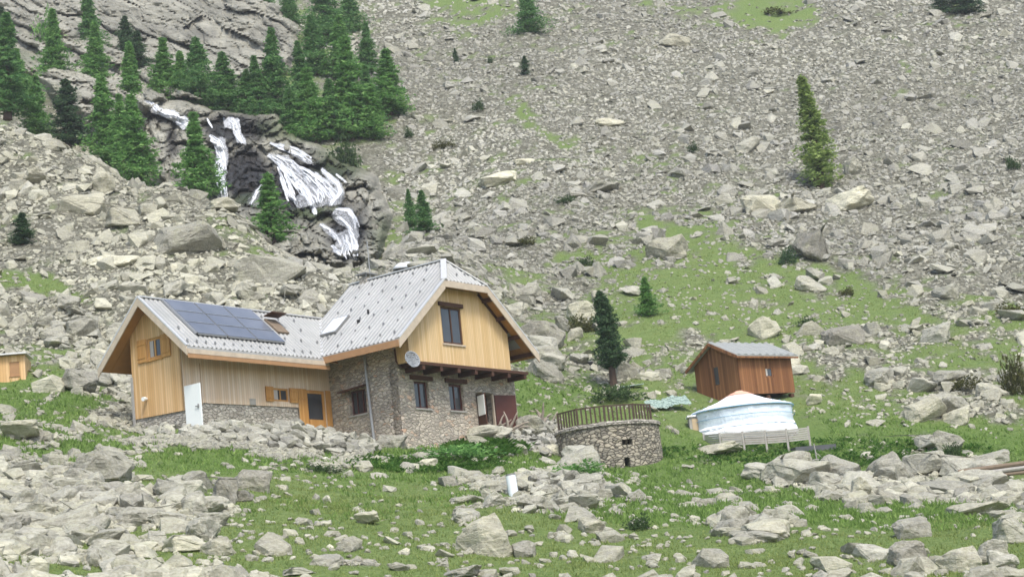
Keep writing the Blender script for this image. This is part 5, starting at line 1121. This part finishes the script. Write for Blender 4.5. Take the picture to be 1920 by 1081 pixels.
BL=[(918,1045,100,74,'big pale grey boulder with a crack down its middle in the foreground meadow',-8),(983,1046,46,32,'block-shaped boulder just right of the cracked foreground boulder',0),
(1488,905,150,46,'long low grey rock outcrop in the meadow below the yurt',0),(1713,1062,78,48,'squarish dark grey boulder in the bottom right foreground',0),(1803,1074,86,44,'rounded pale boulder in the bottom right, right of the squarish one',0),
(1820,968,140,26,'very flat pale slab at the right of the meadow',-3),(1712,1012,72,40,'grey boulder with a dark underside above the squarish foreground boulder',0),(1906,1022,70,52,'large grey boulder cut by the lower right edge',0),
(1385,1000,60,52,'upright mottled boulder in the right foreground meadow',0),(1440,1008,90,34,'pale sloping boulder right of the upright mottled one',0),(36,830,78,42,'rounded pale boulder at the left edge below the small shed',0),
(192,908,100,58,'broad pointed boulder at the top of the lower left boulder field',0),(132,1000,122,44,'long flat-topped slab in the lower left boulder field',-6),(256,985,92,38,'dark-sided slab in the middle of the lower left boulder field',4),
(350,1036,100,34,'long pale slab in the bottom left, at the meadow edge',0),(408,1040,66,30,'pointed flat slab right of the long pale slab',0),(472,922,74,46,'dark cracked boulder at the top of the meadow edge, left foreground',0),
(415,948,58,52,'tall tilted pale block left of the dark cracked boulder',20),(455,942,40,22,'small pale block under the dark cracked boulder',0),(372,920,62,38,'grey boulder left of the tall tilted block',0),
(340,912,60,22,'flat slab at the upper edge of the lower left boulder field',0),(770,882,34,16,'small white stone left of its twin in the grass below the chalet',0),(806,876,42,17,'flattish white stone below the chalet, right of the smaller one',0),
(688,985,52,26,'pale boulder in the left of the foreground meadow',0),(872,943,66,14,'thin flat slab lying in the grass above the cracked boulder',6),(1105,1000,62,32,'two-humped pale rock in the middle of the foreground meadow',0),
(1450,635,60,44,'pale triangular slab leaning on the turf above the brown hut',-24),(1582,648,84,38,'pale-topped boulder with a dark grey face right of the leaning triangular slab',0),(1475,690,50,30,'cream rock beside the roof of the brown hut',0),
(1738,788,84,40,'big white boulder at the upper edge of the lush meadow',0),(1528,762,30,24,'white rounded rock just right of the yurt',0),(1262,488,96,52,'large pale wedge-shaped boulder on the upper turf slope',-24),
(1518,494,76,62,'tall dark grey boulder leaning on the upper turf slope',25),(1426,402,84,42,'dark-faced flat boulder with a white top on the right scree',4),(1585,398,112,40,'wide cream boulder under the lone yellow-green larch',0),
(1500,400,80,34,'grey slab between the dark-faced boulder and the wide cream one',-10),(1265,88,62,28,'white rectangular boulder high on the scree',4),(1143,236,52,16,'flat white slab in the middle of the upper scree',6),(936,346,78,26,'long white slab on the scree right of the waterfall',-6),
(982,309,44,14,'white flat stone on the scree above the long white slab',0),(1128,362,74,18,'thin slanted slab on the middle scree',-14),(1405,285,60,26,'grey slab on the right scree left of the lone larch',-12),(1596,330,46,32,'grey boulder touching the trunk of the lone larch',0),
(1018,660,84,56,'huge dark grey rock behind the right eave of the chalet',0),(1095,602,64,36,'pale layered boulder left of the top of the stone pine',0),(1120,568,34,26,'white rounded boulder above the pale layered one',0),(1074,640,30,28,'pale boulder between the huge dark rock and the stone pine',20),
(345,478,132,62,'huge slab with a dark shaded underside on the left boulder slope',10),(232,428,80,42,'striped pale boulder on the left boulder slope',6),(505,532,134,50,'long striped slab on the left boulder slope above the wing roof',16),(150,400,90,40,'broad pale boulder near the top of the left boulder slope',8),
(185,362,60,50,'tall cream boulder near the left crest',10),(60,345,70,32,'pale slab at the far left of the boulder slope',8),(692,478,52,56,'smooth grey rock right of the foot of the waterfall',0),(632,512,62,32,'grey block left of the foot of the waterfall',10),
(178,680,54,30,'white boulder on the slope just left of the chalet eave',0),(212,500,92,24,'long flat cream slab in the middle of the left boulder slope',6),(420,395,60,22,'flat pale rock at the foot of the narrow cascade',0),(655,500,40,24,'grey rock under the last fall of water',0),
(1335,852,110,20,'flat pale outcrop below the yurt screen',4),(1860,870,80,24,'grey boulder behind the timber stack at the right',0),(1675,905,90,50,'largest grey rock of the outcrop in the right meadow',-14),(1610,935,60,38,'pale rock at the left end of the outcrop in the right meadow',0),
(1770,930,110,30,'sloping slab at the right end of the outcrop in the right meadow',10),(1842,925,60,28,'dark-shadowed rock right of the outcrop in the right meadow',0),(1045,855,50,24,'smooth white-grey rock in the rubble left of the terrace',0),(1135,935,40,30,'dark grey rock at the right end of the stone heap',0),
(1800,795,60,32,'grey boulder right of the big white boulder',0),(560,1078,60,16,'flat rock at the bottom edge left of centre',0),(860,1082,100,18,'broad flat rock cut by the bottom edge near the centre',0)]
for x,y,w,h,lab,t in BL: boulder(x,y,w,h,lab,None,t)
# the largest loose rocks stand as things of their own
GN={'a':('grey boulder among the jumbled rocks of the lower left boulder field','boulders of the lower left field'),'b':('pale angular boulder on the left boulder slope above the chalet wing','boulders of the left slope'),
'c':('pale rock lying in the turf of the foreground meadow','rocks in the foreground meadow'),'d':('pale rock scattered on the turf and banks behind the yurt and hut','rocks on the right banks'),'e':('grey rock on the upper scree slope','rocks of the upper scree')}
for X_,Y_,D_,S_,x,y,tn,wm in AUTO:
    k='a' if (x<560 and y>830) else 'b' if (x<760) else 'c' if y>830 else 'd' if y>500 else 'e'
    z=float(gz(np.array([X_]),np.array([Y_]))[0]); px_=S_/D_*FPX
    me=BV[random.randrange(len(BV))]; o=bpy.data.objects.new('boulder',me); COL.objects.link(o); o.scale=(S_*1.1,S_*.85,S_*random.uniform(.42,.75)); o.location=(X_,Y_,z-S_*.2); o.rotation_euler=(random.gauss(0,.22),random.gauss(0,.22),random.random()*6.28)
    tag(o,GN[k][0],'boulder',GN[k][1])
# ------------------------------------------------------------ thin mountain haze
mb=MB(); mb.box(-330,330,-6,452,-8,215); hz_=mb.build('haze',None); hm=bpy.data.materials.new('haze_volume'); hm.use_nodes=True; nt=hm.node_tree; nt.nodes.remove(nt.nodes['Principled BSDF'])
pv=nt.nodes.new('ShaderNodeVolumePrincipled'); pv.inputs['Color'].default_value=(.86,.90,.92,1); pv.inputs['Density'].default_value=.00026; nt.links.new(pv.outputs[0],nt.nodes['Material Output'].inputs['Volume'])
hz_.data.materials.append(hm); tag(hz_,'thin pale mountain haze','haze',kind='stuff')
print('Zmax',ZG.max(),'Zmin',ZG.min(),'Xmax',GX.max())
